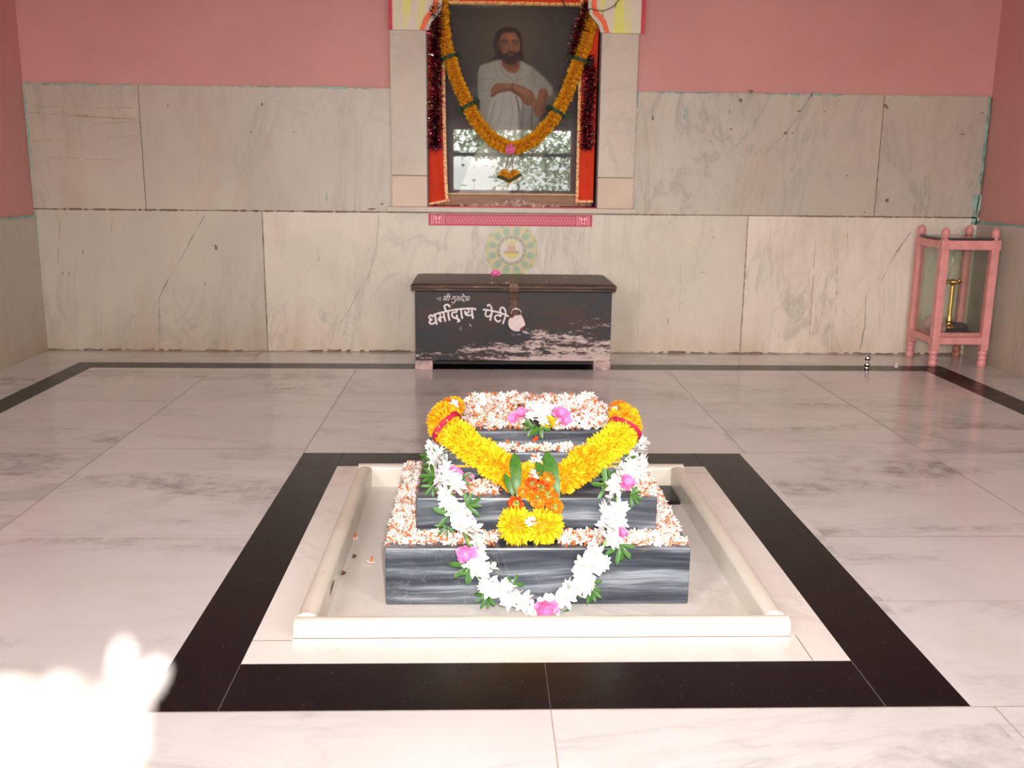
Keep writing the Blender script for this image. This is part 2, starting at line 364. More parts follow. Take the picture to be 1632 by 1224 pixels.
# ------------------------------------------------------------------ painted grids (flat printed or painted things)
class Canvas:
    def __init__(s, w, h, col): s.w, s.h = w, h; s.a = np.zeros((h, w, 3)); s.a[:] = col; s.m = np.ones((h, w), bool)
    def _blend(s, mask, col):
        col = np.array(col, float); s.a = s.a*(1-mask[..., None])+col*mask[..., None]
    @staticmethod
    def _blur(m, k):
        k = int(k)
        for _ in range(2):
            for ax in (0, 1):
                p = np.pad(m, [(k, k) if i == ax else (0, 0) for i in range(2)], mode='edge'); c = np.cumsum(p, axis=ax)
                c = np.concatenate([np.zeros_like(np.take(c, [0], ax)), c], axis=ax); n = m.shape[ax]
                m = (np.take(c, range(2*k+1, 2*k+1+n), ax)-np.take(c, range(0, n), ax))/(2*k+1)
        return m
    def poly(s, pts, col, al=1.0, blur=1):
        pts = [tuple(p)[:2] for p in pts]
        y, x = np.mgrid[0:s.h, 0:s.w]; ins = np.zeros((s.h, s.w), bool)
        for (x0, y0), (x1, y1) in zip(pts, pts[1:]+pts[:1]):
            if y0 == y1: continue
            c = ((y0 > y) != (y1 > y)) & (x < (x1-x0)*(y-y0)/(y1-y0)+x0); ins ^= c
        m_ = ins.astype(float)
        if blur: m_ = s._blur(m_, blur)
        s._blend(m_*al, col)
    def ell(s, cx, cy, rx, ry, col, al=1.0, soft=.15, rot=0):
        y, x = np.mgrid[0:s.h, 0:s.w]; c, q = math.cos(rot), math.sin(rot); dx, dy = x-cx, y-cy
        r = np.sqrt(((dx*c+dy*q)/rx)**2+((-dx*q+dy*c)/ry)**2); s._blend(np.clip((1+soft-r)/(2*soft), 0, 1)*al, col)
    def line(s, pts, w, col, al=1.0, soft=.7):
        y, x = np.mgrid[0:s.h, 0:s.w]; d = np.full((s.h, s.w), 1e9)
        for (x0, y0), (x1, y1) in zip(pts, pts[1:]):
            L = (x1-x0)**2+(y1-y0)**2+1e-9; t = np.clip(((x-x0)*(x1-x0)+(y-y0)*(y1-y0))/L, 0, 1)
            d = np.minimum(d, np.hypot(x-x0-t*(x1-x0), y-y0-t*(y1-y0)))
        s._blend(np.clip((w/2-d)/soft+.5, 0, 1)*al, col)
    def mesh(s, name, x0, x1, z0, z1, Y, mat_, parent=None, mask=None):
        """grid in the XZ plane facing -Y, top row of the canvas at z1"""
        h, w = s.h, s.w; off = wl(parent) if parent is not None else Vector(((x0+x1)/2, Y, z0))
        xs = np.linspace(x0, x1, w)-off.x; zs = np.linspace(z1, z0, h)-off.z
        co = np.zeros((h, w, 3)); co[..., 0] = xs[None]; co[..., 1] = Y-off.y; co[..., 2] = zs[:, None]
        i = np.arange(h*w).reshape(h, w); fc = np.stack([i[1:, :-1], i[1:, 1:], i[:-1, 1:], i[:-1, :-1]], -1)
        if mask is not None: fc = fc[mask[:-1, :-1] & mask[1:, 1:]]
        fc = fc.reshape(-1, 4); me = bpy.data.meshes.new(name); n = len(fc)
        me.vertices.add(h*w); me.vertices.foreach_set('co', co.ravel()); me.loops.add(4*n); me.loops.foreach_set('vertex_index', fc.ravel().astype(np.int32))
        me.polygons.add(n); me.polygons.foreach_set('loop_start', np.arange(0, 4*n, 4, dtype=np.int32)); me.update(calc_edges=True)
        ca = me.color_attributes.new('Col', 'FLOAT_COLOR', 'POINT'); c4 = np.ones((h*w, 4)); c4[:, :3] = s.a.reshape(-1, 3)
        ca.data.foreach_set('color', c4.ravel()); me.materials.append(mat_); me.validate()
        o = bpy.data.objects.new(name, me); COL.objects.link(o)
        if parent is not None: o.parent = parent
        else: o.location = off
        return o
def C(r, g, b, k=1.0): return srgb(r, g, b, k)[:3]

# ================================================================== THE SETTING
XL, XR, YB, YF, ZC = -2.295, 2.64, 5.18, -0.14, 2.9
OX = (-.604, .903); IX = (-.467, .745); OY = (1.600, 3.25); IY = (1.775, 3.095)
KX = (-.385, .655); KY = (1.885, 3.03); KT = .042; PITZ = -.035; KZ = .034
BXo = (-1.995, 2.36); BXi = (-1.885, 2.223); BYo, BYi = 4.850, 4.712
# floor cells
def floor_cells():
    xs = sorted({XL, BXo[0], BXi[0], -1.28, OX[0], IX[0], KX[0]+KT, .13, KX[1]-KT, IX[1], OX[1], .895+.03, 1.57, BXi[1], BXo[1], XR, -1.15, .62})
    ys = sorted({YF-.22, 1.60, IY[0], KY[0]+KT, 2.05, 2.456, IY[1], OY[1], KY[1]-KT, 4.01, BYi, BYo, YB})
    mb = MB(); strip = MB(); gr = MB(); band = MB()
    for x0, x1 in zip(xs, xs[1:]):
        for y0, y1 in zip(ys, ys[1:]):
            x, y = (x0+x1)/2, (y0+y1)/2; q = [(x0,y0,0),(x1,y0,0),(x1,y1,0),(x0,y1,0)]
            if KX[0]+KT < x < KX[1]-KT and KY[0]+KT < y < KY[1]-KT: continue
            if IX[0] < x < IX[1] and IY[0] < y < IY[1]: strip.add(q, [(0,1,2,3)], 0, 1.0 if (y < 1.9 and x < .66) else 2.3); continue
            if OX[0] < x < OX[1] and OY[0] < y < OY[1]: gr.add(q, [(0,1,2,3)]); continue
            inr = BXi[0] < x < BXi[1] and y < BYi
            if not inr and BXo[0] < x < BXo[1] and y < BYo: band.add(q, [(0,1,2,3)]); continue
            col = sum(x > c for c in (-1.28, .13 if y < 1.6 else -.604, .925, 1.57)); row = sum(y > c for c in (1.6, 2.456 if x < OX[1] else 2.05, 3.25, 4.01))
            if x > .9 and y > 2.456: row += 1
            if y > BYi or x < BXo[0] or x > BXo[1]: row = 9; col = sum(x > c for c in (BXo[0], -1.15, .62, BXo[1]))
            mb.add(q, [(0,1,2,3)], 0, ((row*7+col*3) % 11)*.83+.4)
    return mb, strip, gr, band
fm, stp, grn, bnd = floor_cells()
floor = S('floor', fm, M['floor'])
S('inner_marble_strip', stp, M['strip'], floor)
S('trim_1', grn, M['granite']); S('trim_2', bnd, M['granite'])
mb = MB(); mb.add([(KX[0], KY[0], PITZ), (KX[1], KY[0], PITZ), (KX[1], KY[1], PITZ), (KX[0], KY[1], PITZ)], [(0,1,2,3)], 0, 4.2)
S('sunken_floor', mb, M['strip'], floor)
# joints
jl = MB(); jd = MB()
def jx(b, x, y0, y1, w=.0022, z=.0006): b.add([(x-w/2,y0,z),(x+w/2,y0,z),(x+w/2,y1,z),(x-w/2,y1,z)], [(0,1,2,3)])
def jy(b, y, x0, x1, w=.0022, z=.0006): b.add([(x0,y-w/2,z),(x1,y-w/2,z),(x1,y+w/2,z),(x0,y+w/2,z)], [(0,1,2,3)])
jx(jl, -1.28, YF, BYi); jx(jl, -.604, 3.25, BYi); jx(jl, .925, 3.25, BYi, .0015); jx(jl, 1.57, 1.6, BYi); jx(jl, .13, YF, 1.6, .002); jx(jl, .945, YF, 1.6)
jy(jl, 3.30, BXi[0], OX[0]); jy(jl, 4.01, BXi[0], BXi[1], .0018); jy(jl, 3.26, OX[1], BXi[1], .0018); jy(jl, 2.456, OX[1], BXi[1], .003); jy(jl, 2.47, BXi[0], OX[0], .0018)
jy(jl, 2.05, OX[1], BXi[1], .0018); jy(jl, 1.60, BXi[0], BXi[1], .003); jx(jl, -1.15, BYo, YB); jx(jl, .62, BYo, YB); jx(jl, -1.75, BYo, YB); jx(jl, -.5, BYo, YB); jx(jl, 1.6, BYo, YB)
jy(jl, 3.9, XL, BXo[0]); jy(jl, 3.4, BXo[1], XR)
S('floor_joint_line', jl, M['fgrout'], floor)
jy(jd, 2.456, OX[0], IX[0], .002); jy(jd, 2.456, IX[1], OX[1], .0025); jx(jd, IX[0], OY[0], IY[0]); jx(jd, IX[1], OY[0], IY[0], .0025); jx(jd, IX[0], IY[1], OY[1]); jx(jd, IX[1], IY[1], OY[1]); jx(jd, .13, OY[0], IY[0], .0015)
S('band_joint_line', jd, M['fgrout2'], floor)
jk = MB(); jy(jk, 1.872, IX[0], KX[0], .002); jx(jk, .668, IY[0], KY[0], .0015); jy(jk, 3.02, KX[1], IX[1], .002); jy(jk, KY[0]-.004, KX[0], KX[1], .003)
S('strip_joint_line', jk, M['grout'], floor)

# back wall with a niche
NX = (-.278, .612); NZ = (.768, 2.05); ND = .17
def wall_with_hole(mb, x0, x1, z0, z1, hx0, hx1, hz0, hz1, put):
    for a, b, c, d in ((x0, hx0, z0, z1), (hx1, x1, z0, z1), (hx0, hx1, z0, hz0), (hx0, hx1, hz1, z1)):
        if b > a and d > c: put(a, b, c, d)
mb = MB()
wall_with_hole(mb, XL-.2, XR+.2, -.05, ZC, NX[0], NX[1], NZ[0], NZ[1], lambda a, b, c, d: mb.box(a, b, YB, YB+.25, c, d))
mb.box(NX[0], NX[1], YB+ND, YB+.25, NZ[0], NZ[1])
wb = S('wall_back', mb, M['pink'])
for nm, x0, x1 in (('wall_left', XL-.2, XL), ('wall_right', XR, XR+.2)):
    mb = MB(); mb.box(x0, x1, YF-.22, YB+.01, -.05, ZC)
    S(nm, mb, M['pink'])
mb = MB(); put = lambda a, b, c, d: mb.box(a, b, YF-.2, YF, c, d)
wall_with_hole(mb, -.55, 1.2, -.05, ZC, DX0, DX1, -.05, DZ1, put); wall_with_hole(mb, XL-.2, -.55, -.05, ZC, *WL[0], put); wall_with_hole(mb, 1.2, XR+.2, -.05, ZC, *WL[1], put)
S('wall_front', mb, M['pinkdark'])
mb = MB(); mb.box(XL-.2, XR+.2, YF-.22, YB+.25, ZC, ZC+.12); S('ceiling', mb, M['white'])
mb = MB(); mb.box(-14, 14, -26, YF-.2, -.12, -.02); t_ = simple('earth', (.20,.17,.11,1), .9, var=.3, scale=3)
mb2 = S('ground', mb, t_)
mb = MB(); mb.box(-1.0, 1.5, YF-3.0, YF-.2, 1.62, 1.72); pr_ = S('added_sky_blocker', mb, M['white']); mb = MB(); mb.box(-.98, -.88, YF-2.98, YF-2.88, -.03, 1.62); mb.box(1.38, 1.48, YF-2.98, YF-2.88, -.03, 1.62); S('sky_blocker_post', mb, M['white'], pr_)  # unseen slab and posts added to block sky light near the lens
# door frame and rail behind the camera
mb = MB(); mb.box(DX0, DX0+.05, YF-.15, YF-.05, 0, DZ1); mb.box(DX1-.05, DX1, YF-.15, YF-.05, 0, DZ1); mb.box(DX0, DX1, YF-.15, YF-.05, DZ1-.04, DZ1)
d_ = S('door_1', mb, M['spink']); mb = MB(); mb.box(DX0, DX1, YF-.13, YF-.09, 1.105, 1.145); S('frame_bar', mb, M['darkwood'], d_)
# marble cladding
HM, HS = 1.358, .738
mb = MB(); pl = MB(); g = .0016; T = .012
def slab(b, x0, x1, z0, z1, sid, th=T): b.box(x0+g, x1-g, YB-th, YB+.001, z0+g, z1-g, 0, sid)
slab(mb, XL, -1.722, HS, HM, 1.3); slab(mb, -1.722, NX[0], HS, HM, 2.9); slab(mb, NX[1], 2.074, HS, HM, 4.1); slab(mb, 2.074, 2.632, HS, HM, 5.7)
slab(mb, XL, -1.13, 0, HS, 7.2); mc = MB(); slab(mc, -1.13, 1.405, 0, HS, 8.8); md = MB(); slab(md, 1.405, XR, 0, HS, 10.3)
S('marble_cladding', mc, M['wallm2'], wb, bevel=.0012, segs=1); S('marble_cladding', md, M['wallm3'], wb, bevel=.0012, segs=1)
S('marble_cladding', mb, M['wallm'], wb, bevel=.0012, segs=1)
mb = MB(); mb.box(XL, NX[0], YB-.0085, YB, 0, HM-.01); mb.box(NX[1], XR, YB-.0085, YB, 0, HM-.01); mb.box(NX[0], NX[1], YB-.0085, YB, 0, .73); S('cladding_grout', mb, M['grout'], wb)
for nm, xa, xb, zt in (('wall_left', XL, XL+.012, .705), ('wall_right', XR-.012, XR, .722)):
    mb = MB(); ys = [YF, 1.0, 2.3, 3.6 if nm == 'wall_left' else 3.9, YB-.01]
    for i in range(4): mb.box(xa, xb, ys[i]+g, ys[i+1]-g, 0, zt, 0, i*1.7+.6+(3 if xa > 0 else 0))
    S('marble_cladding', mb, M['wallm'], bpy.data.objects[nm], bevel=.0012, segs=1)
# pilasters and sill round the niche
PY = 5.140
for i, (xa, xb, zj) in enumerate(((-.457, -.275, .925), (.603, .790, .925))):
    mb = MB(); mb.box(xa, xb, PY, YB, zj+g, 1.640, 0, 3.3+i*2); o = S('trim_%d' % (3+i), mb, M['pilm'], bevel=.002)
    mb = MB(); mb.box(xa, xb, PY, YB, .768, zj-g, 0, 1.1+i*3); S('lower_block', mb, M['pilp'], o, bevel=.002)
mb = MB(); mb.box(-.482, .806, PY-.022, YB+ND, .742, .768, 0, 6.0); S('trim_5', mb, M['pilm'], bevel=.003)
mb = MB(); mb.box(NX[0]-.001, NX[0]+.010, PY+.008, YB+ND, .768, NZ[1]); mb.box(NX[1]-.016, NX[1]+.001, PY+.008, YB+ND, .768, NZ[1]); S('trim_6', mb, M['darkwood'])
mb = MB(); mb.box(NX[0]+.010, NX[1]-.016, PY-.012, YB+ND, .768, .7725); S('niche_red_lining', mb, M['crimson'], wb)
# teal paint edge, veins and stains on the cladding (flat marks with their own outline)
rnd = random.Random(5)
def wob(b, p0, p1, w, n, axis, jit=.003, skip=.0, Y=YB-T-.0006, grow=1.0):
    """irregular painted ribbon along p0-p1 in the XZ plane"""
    v = []; (xa, za), (xb, zb) = p0, p1; L = math.hypot(xb-xa, zb-za); nx, nz = -(zb-za)/L, (xb-xa)/L; ww = w
    for i in range(n+1):
        t = i/n; ww = max(w*.15, min(w*1.9*grow, ww+rnd.uniform(-w, w)*.5)); off = rnd.uniform(-jit, jit)
        x, z = xa+(xb-xa)*t, za+(zb-za)*t
        v += [(x+nx*(off-ww/2), Y, z+nz*(off-ww/2)), (x+nx*(off+ww/2), Y, z+nz*(off+ww/2))]
    b.add(v, [(2*i, 2*i+2, 2*i+3, 2*i+1) for i in range(n) if rnd.random() >= skip])
te = MB()
wob(te, (XL, HM-.004), (-.46, HM-.004), .006, 110, 0, skip=.3); wob(te, (.79, HM-.004), (2.61, HM-.006), .006, 110, 0, skip=.25); wob(te, (2.622, .70), (2.626, HM), .009, 50, 0); wob(te, (XL+.012, .58), (XL+.010, HM), .010, 50, 0, skip=.1)
wob(te, (.80, 1.35), (.80, 1.28), .013, 6, 0, grow=1.5); wob(te, (2.612, .70), (2.615, .86), .022, 12, 0, grow=1.4); wob(te, (-.795, .79), (-.795, .832), .004, 3, 0, jit=0); wob(te, (1.40, 1.04), (1.40, 1.085), .005, 3, 0, jit=0); wob(te, (1.04, 1.22), (1.05, 1.28), .008, 5, 0)
S('teal_paint_edge', te, M['teal'], wb)
te = MB()
for (nm, X_, zt) in (('wall_left', XL+.0128, .705), ('wall_right', XR-.0128, .722)):
    n = 60; v = []; ww = .007
    te = MB()
    for i in range(n+1):
        y = 2.0+(YB-2.0)*i/n; ww = max(.002, min(.016, ww+rnd.uniform(-.004, .004))); v += [(X_, y, zt-ww), (X_, y, zt+.002)]
    te.add(v, [(2*i, 2*i+2, 2*i+3, 2*i+1) for i in range(n)]); S('teal_paint_edge', te, M['teal'], bpy.data.objects[nm])
vn = MB()
def pv(p): q = aty(p[0], p[1], YB-T); return (q.x, q.z)
for pts, w in (([(326,343),(308,375),(290,410),(268,445),(253,478),(254,505),(255,540)], .006), ([(588,438),(575,460),(558,490),(540,520),(538,528)], .003), ([(604,343),(600,395),(588,438)], .003),
               ([(1296,146),(1275,180),(1250,215),(1225,240),(1205,262)], .0035), ([(1438,388),(1420,420),(1405,447)], .0035), ([(1452,370),(1430,400),(1380,470),(1378,520),(1370,560)], .004), ([(195,180),(222,198)], .002)):
    for a, b in zip(pts, pts[1:]): wob(vn, pv(a), pv(b), w, 6, 0, jit=.002)
S('grey_vein', vn, M['veinm'], wb)
mk = MB()
for (u, v_, w, h) in ((1196,146,10,5),(1179,160,9,5),(1163,178,3,5),(1252,212,6,5),(1263,212,4,3),(1276,177,10,2),(1314,178,6,2),(1535,214,12,2.5),(1565,180,8,2),(1476,283,2.5,4),(1377,269+70,8,3),(1137,378,3,3),(1040,188,4,8),(468,210,3,3),(415,205,3,2),(400,210,5,4),
                      (1064,512,1.5,9),(1120,434,14,1),(268,167,5,5),(418,167,4,6),(1413,170,9,6),(1412,320,8,6),(1350,280,6,3),(1165,205,4,4),(327,452,2,4),(345,395,6,10),(100,435,2,9),(110,436,2,6),(132,400,2,9),(525,345,1,1),(590,333,20,2.5),(610,325,10,3)):
    for k in range(3):
        cx, cz = pv((u+rnd.uniform(-w, w)*.25, v_+rnd.uniform(-h, h)*.3)); rx, rz = w*.0033*.45*rnd.uniform(.4, 1), h*.0033*.5*rnd.uniform(.5, 1); n = 9
        mk.add([(cx+rx*math.cos(2*PI*i/n)*rnd.uniform(.5, 1.1), YB-T-.0007-k*.0002, cz+rz*math.sin(2*PI*i/n)*rnd.uniform(.5, 1.1)) for i in range(n)], [tuple(range(n))])
wob(mk, (XL, HS), (-.46, HS), .004, 120, 0, jit=.001, skip=.25, grow=1.5); wob(mk, (.80, HS), (2.62, HS), .003, 130, 0, jit=.0015, skip=.15, grow=1.5); wob(mk, (2.074, HS), (2.074, HM), .005, 40, 0, jit=.001, skip=.2); wob(mk, (-1.13, 0), (-1.13, HS), .004, 40, 0, jit=.0005, skip=.2); wob(mk, (1.405, 0), (1.405, HS), .003, 40, 0, jit=.0005, skip=.5)
wob(mk, (XL, .006), (XR, .006), .008, 200, 0, jit=.003, skip=.2)
S('brown_stain', mk, M['mark'], wb)
ts = MB()
for (u0, v0, u1, v1, w) in ((46,180,140,184,.006),(100,184,222,190,.007),(150,198,222,194,.006),(60,170,210,172,.004),(50,225,110,222,.004),(170,218,222,216,.005),(70,250,200,256,.003),(1335,395,1333,470,.012),(1350,370,1352,420,.007),(1300,380,1290,540,.004),(1260,400,1256,520,.003),(1400,440,1402,540,.004),(120,400,118,470,.004),(96,350,92,420,.006),(180,345,176,370,.006),(640,440,636,520,.004),(505,395,508,415,.010),(1085,420,1083,500,.003),(1020,400,1016,540,.004)):
    wob(ts, pv((u0, v0)), pv((u1, v1)), w*.6, 14, 0, jit=.0015, skip=.1, Y=YB-T-.0004)
S('tan_stain', ts, simple('tan_stain', (.44,.33,.23,1), .6, var=.2, scale=30), wb)
# painted arch board over the niche
def arch_side():
    pts = [(669,52),(671,41),(675,29),(681,21),(688,15),(691,6),(691,-14),(686,-40)]   # outer edge of the orange line (left side)
    inn = [(683,52),(684,46),(687,37),(693,29),(701,21),(704,9),(705,-14),(700,-40)]
    mid = [(677,52),(679,43),(682,34),(688,26),(696,19.5),(699,8),(699.5,-14),(694,-40)]
    out = []
    for ps in (pts, mid, inn):
        out.append([(aty(u, v, PY-.02).x, aty(u, v, PY-.02).z) for u, v in ps])
    return out
po, pm_, pi_ = arch_side(); XC = .1665
def build_arch():
    top = 2.12; a = MB(); orr = MB(); gl = MB(); rd = MB()
    zt0 = po[-1][1]
    def full(p):  # continue to a pointed top, then mirror
        q = list(p); x0, z0 = q[-1]
        q += [(x0+.05, z0+.07), (x0+.14, z0+.12), (x0+.20, z0+.14), (XC-.06, z0+.20), (XC, z0+.27)]
        return q
    def mirror(q): return q+[(2*XC-x, z) for x, z in reversed(q[:-1])]
    o_, m2, i_ = (mirror(full(p)) for p in (po, pm_, pi_))
    def strip(b, p, q, y0, y1):
        n = len(p); vs = []
        for (x, z), (u, w) in zip(p, q): vs += [(x, y0, z), (u, y0, w), (x, y1, z), (u, y1, w)]
        fs = []
        for i in range(n-1):
            k = 4*i; fs += [(k, k+1, k+5, k+4), (k+2, k+6, k+7, k+3), (k+1, k+3, k+7, k+5), (k, k+4, k+6, k+2)]
        fs += [(0, 2, 3, 1), (4*n-4, 4*n-3, 4*n-1, 4*n-2)]
        b.add(vs, fs)
    # board outline: straight rectangle outside, cusped opening inside
    xl, xr, zb = -.440, .795, 1.632
    n = len(o_); rect = []
    for i, (x, z) in enumerate(o_):
        t = i/(n-1)
        if i <= 7: rect.append((xl, max(zb, z)))
        elif i >= n-8: rect.append((xr, max(zb, z)))
        else: rect.append((xl+(xr-xl)*(i-7)/(n-15), 2.25))
    rect[8] = (xl, 2.25); rect[n-9] = (xr, 2.25)
    o_[0] = (o_[0][0], zb); o_[-1] = (o_[-1][0], zb); m2[0] = (m2[0][0], zb); m2[-1] = (m2[-1][0], zb); i_[0] = (i_[0][0], zb); i_[-1] = (i_[-1][0], zb)
    strip(a, rect, i_, PY-.016, PY-.001)
    strip(orr, o_, m2, PY-.024, PY-.0155); strip(gl, m2, i_, PY-.026, PY-.0155)
    rd.box(xl-.020, xl, PY-.020, PY-.001, zb, 2.27); rd.box(xr, xr+.020, PY-.020, PY-.001, zb, 2.27); rd.box(xl, xr, PY-.020, PY-.001, 2.25, 2.27)
    e = E('painted_arch_board', (XC, PY-.01, zb), 'yellow streaked arch board with orange and glitter edge above the niche', 'arch')
    O('board', a, M['arch'], e); O('orange_edging', orr, M['orangep'], e); O('glitter_edging', gl, M['glitter'], e); O('crimson_border', rd, M['crimson'], e)
build_arch()
#@@PART2
# ================================================================== KERB AND STEPPED MEMORIAL
ke = E('marble_kerb', ((KX[0]+KX[1])/2, KY[0], 0), 'low rounded cream marble kerb framing the sunken floor round the grey memorial', 'kerb')
def kerb_bar(p0, p1, axis, parent):
    mb = MB(); h = KT/2; zc = KZ-h*.55; prof = [(-h, PITZ), (-h, zc)]+[(-h*math.cos(PI*i/8), zc+h*.55*math.sin(PI*i/8)) for i in range(1, 8)]+[(h, zc), (h, PITZ)]
    n = len(prof); vs = []
    for q in (p0, p1):
        for a, z in prof: vs.append((q, axis[1]+a, z) if axis[0] == 'x' else (axis[1]+a, q, z))
    mb.add(vs, [(i, i+1, n+i+1, n+i) for i in range(n-1)]+[tuple(range(n)), tuple(range(2*n-1, n-1, -1))]); mb.a = [axis[1]*7+p0*3]*len(mb.f)
    o = O('kerb_stone', mb, M['kerb'], parent, bevel=.0015, segs=1); return o
kerb_bar(KX[0], KX[1], ('x', KY[0]+KT/2), ke); kerb_bar(KX[0], KX[1], ('x', KY[1]-KT/2), ke)
kerb_bar(KY[0]+KT+.001, KY[1]-KT-.001, ('y', KX[0]+KT/2), ke); kerb_bar(KY[0]+KT+.001, KY[1]-KT-.001, ('y', KX[1]-KT/2), ke)
TI = [(-.2165, .489, 2.115, 2.815, PITZ, .105), (-.150, .422, 2.2, 2.77, .105, .197), (-.078, .358, 2.32, 2.75, .197, .273), (-.038, .33, 2.365, 2.70, .273, .317)]
me_ = E('stepped_memorial', (.137, 2.46, PITZ), 'four tier stepped memorial of banded grey marble covered in flowers', 'memorial')
for i, (x0, x1, y0, y1, z0, z1) in enumerate(TI):
    mb = MB(); mb.box(x0, x1, y0, y1, z0, z1); O('tier', mb, M['banded'], me_, bevel=.004 if i < 3 else .006)
mb = MB()
YLP = simple('yellow_line_paint', (.80,.45,.05,1), .5)
for (x0, x1, z) in ((-.074, .02, .2385), (.30, .352, .2385), (.295, .350, .2505)): mb = MB(); mb.box(x0, x1, 2.3185, 2.3205, z-.003, z+.003); O('yellow_painted_line', mb, YLP, me_)
mb = MB(); mb.box(.500, .610, 2.815, 2.965, PITZ, PITZ+.012); tag(O('black_stone_slab', mb, M['granite'], base=(.55, 2.9, PITZ), bevel=.001), 'small polished black stone slab in the back corner inside the kerb', 'stone slab')

# ================================================================== FLOWERS
R = random.Random(11)
def rv(): 
    while True:
        v = Vector((R.uniform(-1,1), R.uniform(-1,1), R.uniform(-1,1)))
        if .1 < v.length < 1: return v.normalized()
def jasmine(mb, o, nrm, rad, tube=True, mc=0, mt=1, npet=7):
    nrm = Vector(nrm).normalized(); a = nrm.orthogonal().normalized(); b = nrm.cross(a); ph = R.uniform(0, 6)
    for k in range(npet):
        t = ph+2*PI*k/npet+R.uniform(-.15, .15); d = a*math.cos(t)+b*math.sin(t)
        mb.petal(Vector(o)+d*rad*.08, d+nrm*.35, nrm, rad*R.uniform(.85, 1.1), rad*.48, curl=R.uniform(-.9, .2), tip=.35, base=.3, n=3, mi=mc)
    if tube: mb.tube([Vector(o)+nrm*.0005, Vector(o)-nrm*rad*.55+rv()*rad*.05, Vector(o)-nrm*rad*1.05+rv()*rad*.12], [rad*.18, rad*.15, rad*.18], 5, mt)
def pompom(R0, N, Wf, mi_out=0, mi_core=1, ragged=.15, L=.5, tip=.3, cup=0.0, curl=.5, core=.55):
    mb = MB(); mb.sphere((0,0,0), R0*core, 10, 7, mi_core)
    for i in range(N):
        z = 1-2*(i+.5)/N; a = i*2.399963; r = math.sqrt(1-z*z); d = Vector((r*math.cos(a), r*math.sin(a), z))
        tdir = (d+rv()*.45).normalized(); up = rv()
        mb.petal(d*R0*(1-L)*.95, tdir, up, R0*L*R.uniform(1-ragged, 1+ragged)*1.05, R0*Wf*R.uniform(.8, 1.2), curl=curl*R.uniform(-1, 1), tip=tip, base=.4, n=3, mi=mi_out, cup=cup)
    return mb
def star_flower(rad, whorls=2, npet=7, mats=0, wide=.42):
    mb = MB(); 
    for w_ in range(whorls):
        for k in range(npet):
            t = 2*PI*(k+.5*w_)/npet+R.uniform(-.2, .2); d = Vector((math.cos(t), math.sin(t), .25+.55*w_))
            mb.petal((0,0,.001*w_), d, (0,0,1), rad*(1-.12*w_)*R.uniform(.85, 1.1), rad*wide, curl=R.uniform(-.8, .4), tip=.18, base=.35, n=4, mi=0, cup=.2)
    mb.sphere((0,0,.001), rad*.10, 6, 4, 1); return mb
def rose(rad, n=8):
    mb = MB()
    for k in range(n):
        t = 2*PI*k/n*1.6+R.uniform(-.3, .3); up = .2+.9*(k/n); d = Vector((math.cos(t), math.sin(t), up))
        mb.petal((0,0,0), d, (0,0,1), rad*(1.05-.3*k/n)*R.uniform(.85, 1.1), rad*R.uniform(.45, .75), curl=R.uniform(-1.1, 1.2), tip=.6, base=.25, n=5, mi=0, cup=.25*R.choice((-1, 1)))
    return mb
def leaves(n, L, Wd, spread=1.2):
    mb = MB(); mb.tube([(0,0,0), (0,0,L*.18)], L*.03, 5, 1)
    for k in range(n):
        t = -spread+2*spread*k/max(1, n-1); d = Vector((math.cos(t), math.sin(t), R.uniform(-.1, .35)))
        mb.petal((0,0,0), d, (0,0,1), L*R.uniform(.75, 1.1), Wd*R.uniform(.8, 1.1), curl=R.uniform(-.8, .2), tip=.08, base=.25, n=6, mi=0, cup=.22)
    return mb
def mm(name, mb, mats, smooth=False): return mkmesh(name, mb, mats, smooth)
# loose coral jasmine heaped on the tiers
jm = []
for k in range(6):
    mb = MB(); jasmine(mb, (0,0,0), (0,0,1), .0118, tube=False, npet=R.choice((6, 7, 7, 8))); jm.append(mm('coral_jasmine_flower', mb, M['jas']))
tm = []
for k in range(3):
    mb = MB(); mb.tube([(0,0,-.0005), Vector((0,0,-.006))+rv()*.0008, Vector((0,0,-.0118))+rv()*.0016], [.0022, .0018, .0022], 6); tm.append(mm('orange_tube', mb, M['tube'], True))
regions = [  # x0,x1,y0,y1,z,count,height
    (-.212, -.152, 2.135, 2.76, .105, 400, .012), (.424, .482, 2.135, 2.76, .105, 380, .012),
    (-.205, .045, 2.135, 2.195, .105, 190, .012), (.185, .475, 2.13, 2.195, .105, 260, .013),
    (-.10, .045, 2.225, 2.30, .197, 150, .010), (.30, .415, 2.235, 2.76, .197, 170, .008), (.385, .42, 2.21, 2.4, .197, 40, .006), (-.03, .30, 2.326, 2.36, .273, 120, .010),
    (-.035, .328, 2.378, 2.70, .317, 1150, .022), (-.075, -.03, 2.40, 2.72, .285, 150, .028), (.32, .36, 2.40, 2.72, .285, 150, .028)]
cand = []
RN = ['left strip of the lowest tier', 'right strip of the lowest tier', 'lowest tier, left of big yellow heads', 'lowest tier, right of big yellow heads', 'second tier, left of yellow garland',
      'right side of the second tier', 'right front corner of second tier', 'narrow third tier, under the top slab', 'top slab', 'ledge left of the top slab', 'ledge right of the top slab']
